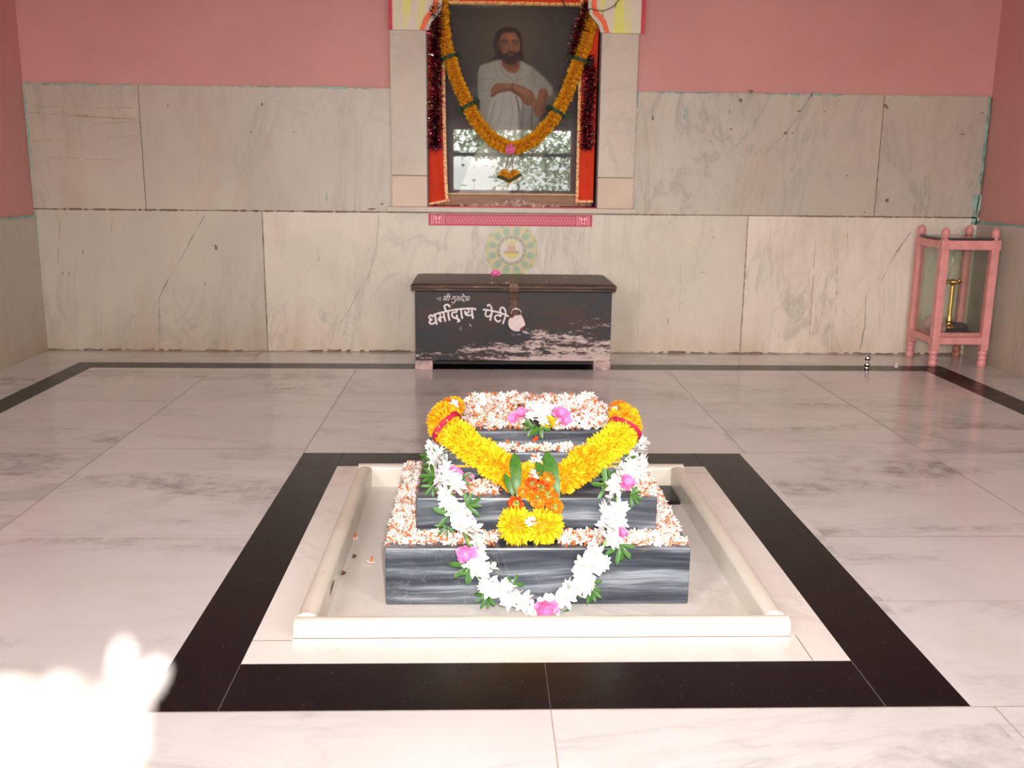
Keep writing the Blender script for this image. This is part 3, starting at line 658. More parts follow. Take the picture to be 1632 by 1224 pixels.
for ri, (x0, x1, y0, y1, z, n, h) in enumerate(regions):
    for k in range(n):
        x, y = R.uniform(x0, x1), R.uniform(y0, y1)
        if z > .31 and abs(x-.148) < .036 and y < 2.46: continue        # bare slab round the nosegay
        q = R.random(); e = min(x-x0, x1-x, y-y0+.006, y1-y)/.03; hh = h*min(1, .35+max(0, e)*.65)
        zz = z+.004+hh*q*1.0; nrm = (Vector((0, -.05, .25))+rv()*1.0).normalized()
        if abs(nrm.z) < .05: nrm.z = .3
        cand.append((q*h-y*.012 + (0.004 if z < .2 else 0), Vector((x, y, zz)), nrm, RN[ri] if ri != 8 else ('front ' if y < 2.47 else 'rear ')+('left' if x < .06 else 'middle' if x < .23 else 'right')+' of the top slab'))
cand.sort(key=lambda c: -c[0])
front = [c for c in cand if c[1].y < 2.62]; ind = front[:292]; ids = set(id(c) for c in ind)
for c in ind:
    nq = c[2].to_track_quat('Z', 'Y').to_euler()
    o = inst('coral_jasmine_flower', R.choice(jm), c[1], nq, R.uniform(.9, 1.12))
    tag(o, 'small cream flower with orange tube on the '+c[3], 'flower', 'coral jasmine flowers on the '+c[3])
    t = inst('orange_tube', R.choice(tm), (0,0,0)); t.parent = o; t.location = (0,0,0); t['label'] = 'orange tube'
mb = MB()
for c in cand:
    if id(c) in ids: continue
    jasmine(mb, c[1], c[2], R.uniform(.0105, .0132), npet=6)
tag(O('coral_jasmine_heap', mb, [M['jas'], M['tube']], base=(.137, 2.4, .105)), 'thick layer of tiny cream and orange flowers spread over all tiers of the memorial', 'flowers', kind='stuff')
for p, lb in (((565, 862), 'single cream and orange flower fallen beside the left kerb, further back'), ((590, 900), 'single pale flower lying flat on the sunken floor near the memorial')):
    q = atz(*p, PITZ); o = inst('coral_jasmine_flower', jm[0], (q.x, q.y, PITZ+.004), (.2, .1, .5), 1.15); tag(o, lb, 'flower')
    t = inst('orange_tube', tm[0], (0,0,0)); t.parent = o; t.location = (0,0,.003); t.rotation_euler = (PI*.9, .4, 0)
for p, lb in (((565, 890), 'tiny dark dried petal lying between two fallen flowers inside the left kerb'), ((548, 917), 'reddish brown dried petal lying close to the left kerb')):
    q = atz(*p, PITZ); mb = MB(); mb.petal((q.x-.008, q.y, PITZ+.002), (1, .2, .1), (0,0,1), .017, .010, curl=.8, n=4); mb.petal((q.x, q.y, PITZ+.002), (-.3, 1, .4), (0,0,1), .012, .008, curl=.8, n=4)
    tag(O('dried_petal', mb, M['dry'], base=(q.x, q.y, PITZ)), lb, 'petal')
q = Vector((KX[0]+KT+.0008, 2.13, .004)); mb = MB(); mb.petal((q.x, q.y-.02, q.z-.012), (0, .9, .5), (1, 0, 0), .045, .013, curl=.25, n=5, tip=.05)
tag(O('dry_leaf_scrap', mb, M['dry'], base=q), 'narrow dark leaf scrap stuck to the inner face of the left kerb', 'leaf')

# ---- white garland with pink roses
def path_pts(L): return smooth_path([aty(u, v, Y) if mode == 'y' else atz(u, v, Y) for (u, v, mode, Y) in L], 8)
wg = E('white_flower_garland', tuple(aty(868, 970, 2.09)), 'long white flower garland with green leaves and pink blooms hanging over the front steps', 'garland')
wp = path_pts([(700,706,'z',.232),(702,728,'z',.226),(708,752,'z',.222),(716,776,'z',.220),(722,796,'y',2.178),(728,818,'y',2.172),(738,842,'z',.140),(746,862,'z',.135),(756,882,'y',2.088),(768,906,'y',2.088),(785,932,'y',2.088),(808,953,'y',2.088),(838,968,'y',2.088),(868,974,'y',2.088),
               (897,962,'y',2.088),(920,936,'y',2.088),(940,908,'y',2.088),(955,884,'y',2.088),(966,862,'z',.135),(972,846,'z',.140),(980,822,'y',2.172),(983,800,'y',2.172),(987,783,'z',.222),(997,762,'z',.222),(1008,744,'z',.224),(1014,722,'z',.226),(1010,704,'z',.236)])
sf = [mm('white_flower', star_flower(.0285, 2, 7, wide=.36), [M['pwhite'], M['stem']], True) for _ in range(4)]
S_ = resample(wp, sum((b-a).length for a, b in zip(wp, wp[1:]))/97.5)
gaps = [(728,755),(742,882),(868,970),(990,852),(995,773),(735,812)]
gp = [Vector(p) for p in (atz(716,757,.235), aty(744,882,2.075), aty(868,972,2.07), atz(985,850,.15), atz(996,775,.24))]
for i, (p, d) in enumerate(S_[:98]):
    side = d.cross(Vector((0, -.75, .65))).normalized(); up = side.cross(d).normalized()
    a = (i % 4)*PI/2.0+R.uniform(-.5, .5)+.3; off = side*math.cos(a)*1.0+up*(abs(math.sin(a))*1.0)
    if off.dot(Vector((0, -.5, .8))) < 0: off = -off*.6
    if min((p-g_).length for g_ in gp) < .018: off = off*.4
    nrm = (off+rv()*.35+Vector((0, -.2, .1))).normalized()
    inst('white_flower', R.choice(sf), p+off*.0165, nrm.to_track_quat('Z', 'Y').to_euler(), R.uniform(.85, 1.15), wg)
mb = MB(); mb.tube([p for p, _ in S_], .004, 5); O('string', mb, M['stem'], wg)
rs = [mm('pink_bloom', rose(.034, 15), M['pinkp'], True) for _ in range(3)]
def rosei(par, P, nrm, sc_, name='pink_bloom'): return inst(name, R.choice(rs), P, Vector(nrm).to_track_quat('Z', 'Y').to_euler(), sc_, par)
for P, n_, s_ in ((atz(722,757,.238), (.3,-.6,.7), .75), (atz(745,763,.236), (.5,-.5,.6), .55), (atz(706,752,.238), (-.3,-.6,.7), .5), (aty(742,884,2.066), (0,-.9,.3), .85), (aty(868,972,2.062), (.1,-.9,.3), .95), (atz(990,851,.150), (.4,-.5,.7), .55), (atz(997,772,.246), (.3,-.6,.7), .8)): rosei(wg, P, n_, s_)
lv = [mm('leaf_sprig', leaves(n_, .038, .0095), [M['leaf'], M['stem']], True) for n_ in (3, 4, 5)]
lv1 = mm('long_leaf', leaves(1, .05, .018, 0), [M['leaf'], M['stem']], True)
def leafi(par, P, ang, sc_=1, me=None, tilt=.9):
    # sprig in a plane facing the viewer: x axis towards screen angle ang
    d = Vector((math.cos(ang), -math.sin(tilt)*.0+0, math.sin(ang))); d = Vector((math.cos(ang), math.sin(ang)*math.sin(PI/2-tilt)*.6, math.sin(ang)*math.sin(tilt)))
    nrm = Vector((0, -math.sin(tilt), math.cos(tilt))); y = nrm.cross(d).normalized(); m3 = Matrix((d.normalized(), y, d.cross(y))).transposed()
    return inst('leaf_sprig' if me is None else 'long_leaf', me or R.choice(lv), P, m3.to_euler(), sc_, par)
for (u, v, mode, Y, a, s_) in ((688,728,'z',.215,2.9,.9),(690,740,'z',.215,3.6,.8),(692,760,'z',.222,3.0,1.0),(690,775,'z',.212,4.4,.8),(744,806,'y',2.165,.6,1.0),(722,806,'y',2.165,3.4,.8),(716,822,'y',2.165,4.0,1.2),(712,838,'y',2.165,4.4,.8),(736,760,'z',.235,5.4,.8),
                               (748,903,'y',2.075,3.4,1.3),(752,912,'y',2.07,4.5,.9),(817,930,'y',2.085,1.1,.8),(778,950,'y',2.08,4.2,.9),(772,946,'y',2.08,2.9,.6),(938,930,'y',2.085,5.2,1.1),(943,940,'y',2.08,4.4,.9),(897,975,'y',2.08,5.3,.7),(988,868,'y',2.08,4.9,1.2),(992,876,'y',2.08,5.6,.8),
                               (966,775,'z',.225,2.9,1.2),(974,768,'z',.23,2.3,.9),(1005,788,'z',.215,5.9,.8),(975,842,'z',.13,1.9,.7),(995,735,'z',.235,.9,.9),(990,740,'z',.235,4.2,.7),(700,722,'z',.238,2.0,.6),(712,725,'z',.238,1.1,.6)):
    P = aty(u, v, Y-.004) if mode == 'y' else atz(u, v, Y+.008); leafi(wg, P, a, s_)

# ---- thick yellow garland round the top
yg = E('yellow_marigold_garland', tuple(atz(850, 745, .25)), 'thick yellow and orange marigold garland with dark red bands draped from the top tier', 'garland')
py = [mm('marigold_head', pompom(.043, 420, .115, L=.40, tip=.25, ragged=.3, core=.6), [M['yel'], M['core']]) for _ in range(3)]
py2 = [mm('deep_marigold_head', pompom(.042, 260, .19, L=.40, tip=.5, ragged=.2, cup=.15), [M['yel2'], M['core']], True) for _ in range(2)]
po2 = [mm('orange_marigold_head', pompom(.041, 220, .22, L=.38, tip=.6, ragged=.2, cup=.15), [M['oran'], M['core']], True) for _ in range(2)]
armL = path_pts([(824,763,'y',2.232),(800,748,'y',2.258),(772,727,'y',2.285),(745,708,'y',2.305),(722,690,'y',2.335),(708,676,'y',2.375),(706,664,'y',2.43)])
armR = path_pts([(899,762,'y',2.232),(920,748,'y',2.258),(945,728,'y',2.285),(966,712,'y',2.305),(985,698,'y',2.335),(996,684,'y',2.375),(994,670,'y',2.43)])
for arm, sgn in ((armL, -1), (armR, 1)):
    sm = resample(arm, .0115)
    for i, (p, d) in enumerate(sm):
        t = i/len(sm); pool = py if .12 < t < .70 else (py2 if (t <= .12 or t < .8 or R.random() < .5) else po2)
        if sgn > 0 and t < .35: pool = py2 if R.random() < .6 else py
        j = rv()*.006; e_ = Euler((R.uniform(0, 6), R.uniform(0, 6), R.uniform(0, 6)))
        inst(R.choice(pool).name.split('.')[0], R.choice(pool), p+j, e_, R.uniform(.86, .98)*(1.0 if t < .6 else 1.05), yg)
def ring(par, c, d, r, w, mat_, name='dark_red_band', th=.003, seg=28, wobb=.03):
    d = Vector(d).normalized(); a = d.orthogonal().normalized(); b = d.cross(a); mb = MB(); vs = []
    for k in range(seg):
        t = 2*PI*k/seg; rr = r*(1+R.uniform(-wobb, wobb)); o = a*math.cos(t)+b*math.sin(t)
        for (q, h) in ((0, -w/2), (th, -w/2), (th, w/2), (0, w/2)): vs.append(Vector(c)+o*(rr+q)+d*h)
    fs = [(4*k+j, 4*k+(j+1)%4, 4*((k+1)%seg)+(j+1)%4, 4*((k+1)%seg)+j) for k in range(seg) for j in range(4)]
    mb.add(vs, fs); o = O(name, mb, mat_, par, smooth=False); return o
ring(yg, aty(712,681,2.36), (.75,-.45,-.55), .043, .014, M['band']); ring(yg, aty(996,684,2.37), (-.55,-.55,-.75), .042, .012, M['band'])
# tails behind the bands, with orange heads and a few white petals
for (u, v, Y, k) in ((702,668,2.43,0),(710,658,2.46,1),(716,650,2.50,2),(724,648,2.54,1),(998,670,2.44,0),(993,660,2.47,1),(986,655,2.51,2)):
    inst('orange_marigold_head' if k != 1 else 'deep_marigold_head', (po2 if k == 2 else py2)[0], aty(u, v, Y), (R.uniform(0,6), R.uniform(0,6), 0), .72, yg)
for (u, v, Y) in ((716,652,2.46),(722,646,2.48),(712,660,2.42),(980,656,2.46),(988,652,2.48),(1002,664,2.43)):
    inst('white_flower', R.choice(sf), aty(u, v, Y-.02), (R.uniform(0,1), R.uniform(0,1), 0), .6, yg)
ll = mm('long_leaf', leaves(1, .125, .030, 0), [M['leaf'], M['stem']], True)
for (u, v, Y, a, s_) in ((824,790,2.205,1.62,.86),(818,792,2.205,1.9,.5),(890,796,2.205,1.78,1.0),(884,792,2.215,2.0,.8)): leafi(yg, aty(u, v, Y-.02), a, s_, ll, tilt=1.1)
# centre: yellow strand, orange flowers, two big yellow heads
for (u, v, Y, pool, s_) in ((842,752,2.25,py,.62),(838,770,2.225,py,.62),(868,752,2.25,py,.62),(876,772,2.225,py,.60),(846,785,2.20,py,.5)): inst('marigold_head', R.choice(pool), aty(u, v, Y), (R.uniform(0,6), R.uniform(0,6), 0), s_, yg)
orng = [mm('orange_flower', pompom(.026, 70, .42, L=.5, tip=.7, ragged=.2, cup=.2, curl=.8), [M['oran'], M['stem']], True) for _ in range(2)]
redf = mm('red_orange_flower', pompom(.024, 60, .45, L=.5, tip=.7, ragged=.2, cup=.2, curl=.8), [M['redo'], M['stem']], True)
stemb = MB(); stemb.tube([(0,0,0), (0,0,.007), (0,0,.02)], [.004, .0045, .003], 8); stemm = mm('green_calyx', stemb, M['stem'], True)
for i, (u, v, Y, me, s_, lb) in enumerate(((822,803,2.165,redf,.80,'red orange flower head lying left, just above the two big yellow heads'),(848,771,2.195,redf,.70,'small red orange flower head at the top left of the central cluster'),(862,778,2.18,redf,.85,'deep red orange flower head in the middle of the central cluster'),
     (872,765,2.2,orng[0],.80,'orange flower head topmost on the right of the central cluster'),(858,796,2.165,orng[1],.85,'orange flower head low in the centre of the cluster'),(874,790,2.17,orng[0],.9,'broad orange flower head on the right of the central cluster'),(884,809,2.155,orng[1],.85,'orange flower head lowest right, touching the right yellow head'),(834,784,2.18,orng[1],.62,'small orange flower head left of centre, beside the long green leaf'))):
    P = aty(u, v, Y); o = inst('orange_flower', me, P, (R.uniform(0,6), R.uniform(0,6), 0), s_); tag(o, lb, 'flower', 'orange flowers in the central cluster')
    if i in (0, 2, 4, 6):
        t = inst('green_calyx', stemm, (0,0,0)); t.parent = o; e_ = Euler(o.rotation_euler).to_quaternion().inverted(); n_ = e_ @ Vector((R.uniform(-.3,.3), -.8, .5)).normalized()
        t.location = n_*.016; t.rotation_euler = n_.to_track_quat('Z', 'Y').to_euler(); t['label'] = 'pale green calyx'
big = [mm('yellow_chrysanthemum', pompom(.049, 620, .10, L=.40, tip=.22, ragged=.22, core=.6), [M['yel'], M['core']]) for _ in range(2)]
for (u, v, Y, me, lb) in ((823,836,2.150,big[0],'left one of the two big ragged yellow flower heads resting on the lowest tier'),(867,840,2.148,big[1],'right one of the two big ragged yellow flower heads resting on the lowest tier')):
    P = aty(u, v, Y); o = inst('yellow_chrysanthemum', me, (P.x, P.y, .105+.0415), (R.uniform(0,6), R.uniform(0,6), 0), (1, .9, .93)); tag(o, lb, 'flower', 'big yellow flower heads')
for (u, v, Y) in ((850,738,2.285),(856,730,2.30),(846,748,2.25),(850,760,2.215),(846,832,2.098),(859,741,2.28),(852,756,2.22)):
    o = inst('coral_jasmine_flower', R.choice(jm), aty(u, v, Y), Vector((R.uniform(-.4,.4), -.7, .7)).to_track_quat('Z', 'Y').to_euler(), 1.2); tag(o, 'pale coral jasmine flower lying among the yellow and orange flowers at the centre', 'flower', 'pale flowers among the central cluster')
    t = inst('orange_tube', tm[0], (0,0,0)); t.parent = o; t.location = (0,0,.004); t.rotation_euler = (R.uniform(1.2, 1.9), 0, R.uniform(0, 6))
# nosegay on the top slab
ng = E('nosegay', tuple(atz(856, 668, .33)), 'nosegay of white and pink flowers with green leaves at the front of the top slab', 'flowers')
for (u, v, s_) in ((858,662,1.0),(850,655,.9),(868,660,.9),(846,664,.7),(872,650,.8),(858,650,.9),(843,650,.6),(864,672,.8)): inst('white_flower', R.choice(sf), atz(u, v, .349), Vector((R.uniform(-.4,.4), -.5, .8)).to_track_quat('Z', 'Y').to_euler(), s_*.85, ng)
for (u, v, s_, n_) in ((832,663,.75,(-.3,-.5,.8)),(820,668,.55,(-.5,-.5,.6)),(893,663,.8,(.2,-.6,.7)),(900,672,.6,(.3,-.7,.5)),(888,658,.5,(0,-.5,.8))): rosei(ng, atz(u, v, .345), n_, s_)
for (u, v, a, s_) in ((852,676,4.2,.9),(860,680,4.9,.9),(848,678,3.5,.7),(866,676,5.6,.6)): leafi(ng, atz(u, v, .336)+Vector((0,-.012,0)), a, s_)
for (u, v, s_) in ((876,672,.36),(868,676,.28)): inst('marigold_head', py[0], atz(u, v, .338), (1,2,0), s_, ng)
P = atz(822, 650, .345); mb = MB(); n = 18; pts = [P+Vector((.020*math.cos(a), .024*math.sin(a), 0)) for a in [(-1.9+3.8*k/n) for k in range(n+1)]]; mb.tube(pts, [.003+.005*math.sin(PI*k/n) for k in range(n+1)], 8)
tag(O('brass_crescent', mb, M['brass'], base=P, smooth=True), 'curved golden crescent partly buried in the small flowers on the top slab', 'ornament')
mb = MB(); P = aty(853, 700, 2.352); 
for k in range(6): mb.petal(P, rv(), rv(), .009, .010, curl=.6, n=3, tip=.6)
tag(O('red_petal_tuft', mb, M['redo'], base=P), 'small orange red petal tuft lying in front of the top slab', 'petal')

# ================================================================== CHEST
CY = 4.70
ch = E('donation_chest', (.16, 4.92, 0), 'dark worn wooden donation chest with white hand lettering and a hinged lid', 'chest')
mb = MB(); mb.box(-.314, .637, CY, 5.13, .046, .384); O('body', mb, M['chest'], ch, bevel=.003)
mb = MB()
for z in (.155, ): mb.box(-.312, .635, CY-.0004, CY, z-.0012, z+.0012)
O('plank_joint', mb, M['black'], ch)
for x0, x1 in ((-.317, -.232), (.556, .640)):
    for y0, y1 in ((CY-.004, CY+.07), (5.06, 5.13)):
        mb = MB(); mb.box(x0, x1, y0, y1, 0, .046); O('foot', mb, M['footw'], ch, bevel=.003)
mb = MB(); mb.box(-.226, .55, CY+.10, 5.1, .036, .046); O('bottom_board', mb, M['darkwood'], ch)
# lid: moulded edge profile round front and sides
mb = MB(); prof = [(-.008, .384), (.012, .386), (.018, .390), (.018, .397), (.012, .400), (.020, .404), (.020, .413), (.012, .421), (-.02, .424)]
def lidring(o_): return [(-.314-o_, CY-o_), (.637+o_, CY-o_), (.637+o_, 5.15), (-.314-o_, 5.15)]
vs = []
for o_, z in prof: vs += [(x, y, z) for x, y in lidring(o_)]
fs = [(4*i+k, 4*i+(k+1)%4, 4*i+4+(k+1)%4, 4*i+4+k) for i in range(len(prof)-1) for k in range(4)]+[(3,2,1,0), tuple(4*(len(prof)-1)+k for k in range(4))]
mb.add(vs, fs); lid = O('lid', mb, M['lid'], ch, bevel=.0015, segs=1)
xh = aty(819, 460, CY).x
mb = MB(); hw = .021
pr = [(CY+.045, .4262, hw), (CY-.021, .4258, hw), (CY-.0235, .405, hw), (CY-.022, .386, hw), (CY-.012, .378, hw*.85), (CY-.007, .345, hw*.75), (CY-.006, .325, hw*.8), (CY-.006, .305, hw*1.15), (CY-.006, .290, hw*1.2), (CY-.006, .272, hw*.7)]
vs = []
for y, z, w in pr: vs += [(xh-w, y, z), (xh+w, y, z), (xh-w, y+.003, z-.002), (xh+w, y+.003, z-.002)]
mb.add(vs, [f for i in range(len(pr)-1) for f in ((4*i, 4*i+1, 4*i+5, 4*i+4), (4*i+1, 4*i+3, 4*i+7, 4*i+5), (4*i+2, 4*i, 4*i+4, 4*i+6), (4*i+3, 4*i+2, 4*i+6, 4*i+7))]+[(4*len(pr)-4, 4*len(pr)-3, 4*len(pr)-1, 4*len(pr)-2)])
hp = O('hasp', mb, M['rust'], ch); hp['label'] = 'rusty iron hasp'
mb = MB(); c = aty(821, 492, CY-.012); mb.tube([(c.x, CY, c.z+.012), (c.x, CY-.02, c.z+.012), (c.x, CY-.024, c.z), (c.x, CY-.02, c.z-.012), (c.x, CY, c.z-.012)], .0035, 8); O('staple', mb, M['steel'], hp, smooth=True)
# padlock
c = aty(823.5, 514, CY-.02); pk = E('padlock', tuple(c), 'round padlock wrapped in pale paper with dark red wax, hanging on the chest hasp', 'padlock')
mb = MB(); mb.lathe([(.030, -.011), (.0385, -.008), (.040, 0), (.0385, .008), (.030, .011)], c, 28, axis='y')
O('body', mb, M['wax'], pk, smooth=False, bevel=0)
mb = MB(); n = 26; vs = [(c.x+.002, c.y-.0135, c.z+.001)]; 
for k in range(n):
    a = 2*PI*k/n; rr = .0415*(1 if 1.9 < a < 5.0 else R.uniform(.86, 1.1)); rr *= .84 if (5.2 < a < 5.75) else 1; vs.append((c.x+rr*math.cos(a), c.y-.0125+abs(R.gauss(0, .001)), c.z+rr*math.sin(a)*(.93 if a < PI else 1)))
for k in range(n): a = vs[1+k]; vs.append((c.x+(a[0]-c.x)*1.0, c.y+.006, c.z+(a[2]-c.z)*1.0))
mb.add(vs, [(0, 1+(k+1)%n, 1+k) for k in range(n)]+[(1+k, 1+(k+1)%n, 1+n+(k+1)%n, 1+n+k) for k in range(n)]); O('paper_wrap', mb, M['seal'], pk)['label'] = 'pale pink paper wrap'
mb = MB()
for (dx, dz, r_) in ((.026,-.031,.008),(.031,-.026,.006),(-.024,.031,.008),(-.015,.035,.005),(.030,.030,.005)): mb.sphere((c.x+dx, c.y-.012, c.z+dz), r_, 8, 6, sq=(1, .5, 1))
O('wax_seal', mb, M['wax'], pk, smooth=True)
mb = MB(); mb.tube([(c.x-.024, c.y, c.z+.034)]+[(c.x-.003+.025*math.cos(PI-PI*k/10), c.y-.002, c.z+.042+.026*math.sin(PI*k/10)) for k in range(11)]+[(c.x+.022, c.y, c.z+.034)], .0032, 8); O('shackle', mb, M['steel'], pk, smooth=True)
# lettering
def A(ox, oy, s_): return lambda P: [aty(ox+x/s_, oy+y/s_, CY-.0008) for x, y in P]
LX0, LZ0, LS = -.305, .175, .0009; LC = Canvas(540, 225, (.80, .71, .69)); LM = np.zeros((225, 540))
def stroke(mb, pts, w, yk):
    pts = smooth_path([Vector(p) for p in pts], 5) if len(pts) > 2 else [Vector(p) for p in pts]
    y, x = np.mgrid[0:225, 0:540]
    for a, b in zip(pts, pts[1:]):
        x0, y0, x1, y1 = (a.x-LX0)/LS, 225-(a.z-LZ0)/LS, (b.x-LX0)/LS, 225-(b.z-LZ0)/LS
        L = (x1-x0)**2+(y1-y0)**2+1e-9; t = np.clip(((x-x0)*(x1-x0)+(y-y0)*(y1-y0))/L, 0, 1)
        LM[np.hypot(x-x0-t*(x1-x0), y-y0-t*(y1-y0)) < w/2/LS] = 1
mb = MB(); f1 = A(678, 480, 18.133); f2 = A(762, 480, 20.4); f3 = A(690, 464, 25.5); k = 0
for P, w in (([(205,435),(165,405),(125,420),(105,465),(130,510),(170,530)],.0085),([(215,440),(190,465)],.006),([(185,540),(140,560),(115,605),(150,650),(215,655),(270,610)],.009),([(270,400),(295,520),(322,655)],.010),
             ([(240,395),(400,340),(560,305),(760,262),(960,232),(1180,215),(1340,212),(1440,225)],.009),([(1440,225),(1455,250)],.007),
             ([(420,350),(432,450),(430,530),(440,580)],.008),([(432,480),(395,490),(385,530),(420,560),(445,585)],.010),([(440,465),(520,465)],.006),([(520,330),(545,450),(575,575)],.009),
             ([(655,300),(665,420),(695,540)],.0095),([(595,275),(560,200),(550,140),(590,105),(640,100),(680,130),(700,160)],.009),
             ([(910,255),(900,310),(850,320),(780,335),(765,400),(800,460),(860,490),(910,450),(905,410)],.009),([(905,430),(915,500),(970,540),(975,570),(940,590)],.010),
             ([(1035,250),(1040,360),(1065,490)],.009),([(1240,240),(1260,300),(1210,350),(1180,330),(1140,300)],.008),([(1140,300),(1160,370),(1220,410),(1290,405),(1345,390)],.009),([(1345,230),(1350,350),(1372,485)],.010)):
    stroke(mb, f1(P), w, k); k += 1
for P, w in (([(175,275),(330,290),(470,320),(640,355),(800,410),(900,450),(985,490)],.0085),([(460,330),(440,240),(410,160),(360,115),(310,130),(320,160)],.0075),([(270,310),(240,400),(250,470),(310,500),(380,480),(410,430)],.008),([(460,330),(430,450),(395,610)],.009),
             ([(740,400),(735,490),(690,460),(610,460),(550,500),(550,570),(600,640),(670,665),(720,620)],.0085),([(900,450),(860,570),(810,720)],.009),([(740,380),(715,290),(740,220),(790,205),(850,240),(890,330),(900,440)],.0085)):
    stroke(mb, f2(P), w, k); k += 1
for P, w in (([(172,300),(178,304)],.0048),([(262,235),(240,375)],.0026),([(330,235),(296,390)],.0026),([(445,232),(490,222),(512,250),(480,292),(425,300)],.0028),([(425,302),(480,312),(492,345),(455,372),(415,352)],.0028),([(500,330),(560,318)],.0026),([(590,230),(545,380)],.0038),([(450,215),(700,215)],.0035),([(690,220),(625,370)],.0038),([(600,220),(575,160),(600,115),(660,140),(690,215)],.0034),
             ([(790,220),(1480,225)],.0034),([(840,230),(820,290),(760,310),(790,330)],.0034),([(905,230),(880,350)],.0038),([(880,355),(910,400),(880,460),(820,480),(760,440)],.0038),([(1020,230),(1040,290),(960,310),(1000,390)],.0034),([(1040,300),(1100,290),(1100,360),(1050,370)],.0034),([(1210,230),(1160,320),(1170,370),(1230,350),(1240,320)],.0036),([(1230,360),(1270,440)],.0034),([(1200,110),(1240,160),(1300,230)],.0038),([(1400,230),(1330,310),(1340,370),(1400,350),(1420,310)],.0036),([(1490,230),(1420,390)],.0038)):
    stroke(mb, f3(P), w, k); k += 1
for P, w in (([(605,575),(610,625)],.002),([(720,545),(745,572)],.002)): stroke(mb, A(660,450,8.16)(P), w*1.3, k)
le = LC.mesh('lettering', LX0, LX0+539*LS, LZ0+LS, LZ0+225*LS, CY-.0006, painted('lettering_paint', .6, .3), ch, mask=LM > 0); le['label'] = 'white hand painted Devanagari lettering'
P = atz(789, 441, .435); o = rosei(None, (P.x, P.y, .443), (0,-.7,.7), .9, 'pink_flower'); tag(o, 'pink flower lying on the chest lid near its back edge', 'flower')
mb = MB()
for k in range(26):
    u, v = (R.uniform(775, 830), R.uniform(451, 454)) if k < 14 else (R.uniform(770, 905), R.uniform(441, 453)); P = atz(u, v, .425); P.y = max(P.y, CY-.005); mb.petal((P.x, P.y, .4245), (R.uniform(-1,1), R.uniform(-1,1), .2), (0,0,1), .008, .005, curl=.5, n=3)
tag(O('fallen_petals', mb, M['jas'], base=(.16, 4.8, .424)), 'sparse pale petals scattered on the chest lid', 'petals', kind='stuff')
#@@PART3
#@@PART3
# ================================================================== PORTRAIT IN THE NICHE
PYC = 5.215
a0 = aty(710, 8, PYC); a1 = aty(922, 308, PYC); px0, px1, pz1, pz0 = a0.x-.002, a1.x-.010, a0.z, a1.z-.003
pt = E('framed_portrait', ((px0+px1)/2, PYC, .7725), 'framed painting of a bearded seated man in white behind glass in the niche', 'painting')
cv = Canvas(424, 600, C(72, 72, 76))
def q(pts): return [(60+x*.3269, 4+y*.3269) for x, y in pts]
yy, xx = np.mgrid[0:600, 0:424]
g_ = np.exp(-(((xx-200)/120)**2+((yy-90)/120)**2)); cv.a += g_[..., None]*(np.array(C(118, 112, 84))-np.array(C(72, 72, 76)))*.8
g_ = np.clip((yy-230)/250, 0, 1); cv.a = cv.a*(1-.15*g_[..., None])+np.array(C(80, 84, 100))*.15*g_[..., None]
cv.ell(330, 290, 34, 26, C(128, 126, 112), .8, .3); cv.ell(78, 285, 30, 30, C(112, 114, 110), .8, .3)
cv.poly([(0, 372), (60, 352), (200, 345), (424, 352), (424, 600), (0, 600)], C(120, 120, 120), .55, 6)
wh, wh2, wsh = C(186, 186, 176), C(206, 205, 196), C(120, 122, 114)
hair, sk, sk2, sk3 = C(38, 26, 22), C(166, 112, 76), C(112, 70, 48), C(200, 146, 104)
# body and legs
cv.poly(q([(150,560),(330,500),(520,500),(640,560),(760,660),(850,760),(850,830),(700,900),(560,1224),(100,1224),(150,960),(130,800),(130,640)]), wh, 1, 2)
cv.poly(q([(230,1000),(260,880),(330,820),(440,800),(520,850),(560,960),(590,1224),(640,1600),(420,1830),(-60,1830),(60,1500),(200,1300)]), wh2, .95, 2)
cv.poly(q([(560,940),(700,960),(760,1230),(800,1700),(600,1830),(520,1500)]), C(160, 160, 152), .9, 3)
for P, w, c, a in (([(500,860),(540,1000),(550,1224),(560,1500)],10,wsh,.8),([(520,900),(530,1224)],5,wsh,.7),([(300,900),(250,1100),(200,1300)],6,wsh,.5),([(380,840),(360,1000),(300,1224)],4,wsh,.4),([(440,830),(470,1000),(440,1224),(380,1500)],5,wsh,.35),([(330,520),(380,640),(480,700),(560,680)],5,wsh,.5),([(300,560),(310,660),(420,730)],4,wsh,.4),
                   ([(540,520),(540,620),(500,690)],4,wsh,.4),([(660,580),(680,700),(650,780)],6,wsh,.5),([(150,700),(240,680),(310,700)],5,wsh,.5),([(140,800),(230,800),(250,720)],4,wsh,.4),([(720,760),(800,730),(830,770)],4,wsh,.5),([(640,1000),(650,1224),(690,1500)],5,wsh,.5)):
    cv.line(q(P), w*.6, c, a, 3)
cv.poly(q([(640,560),(760,660),(850,760),(850,830),(790,830),(700,780),(600,720)]), C(160, 160, 150), .55, 5)
cv.poly(q([(130,640),(180,600),(180,800),(140,860)]), C(150, 150, 140), .5, 5)
# neck, chest opening
cv.poly(q([(350,520),(370,570),(420,620),(500,630),(530,590),(530,500),(440,470)]), sk, 1, 2); cv.poly(q([(360,530),(440,560),(530,520),(520,560),(440,590),(380,570)]), sk2, .7, 3)
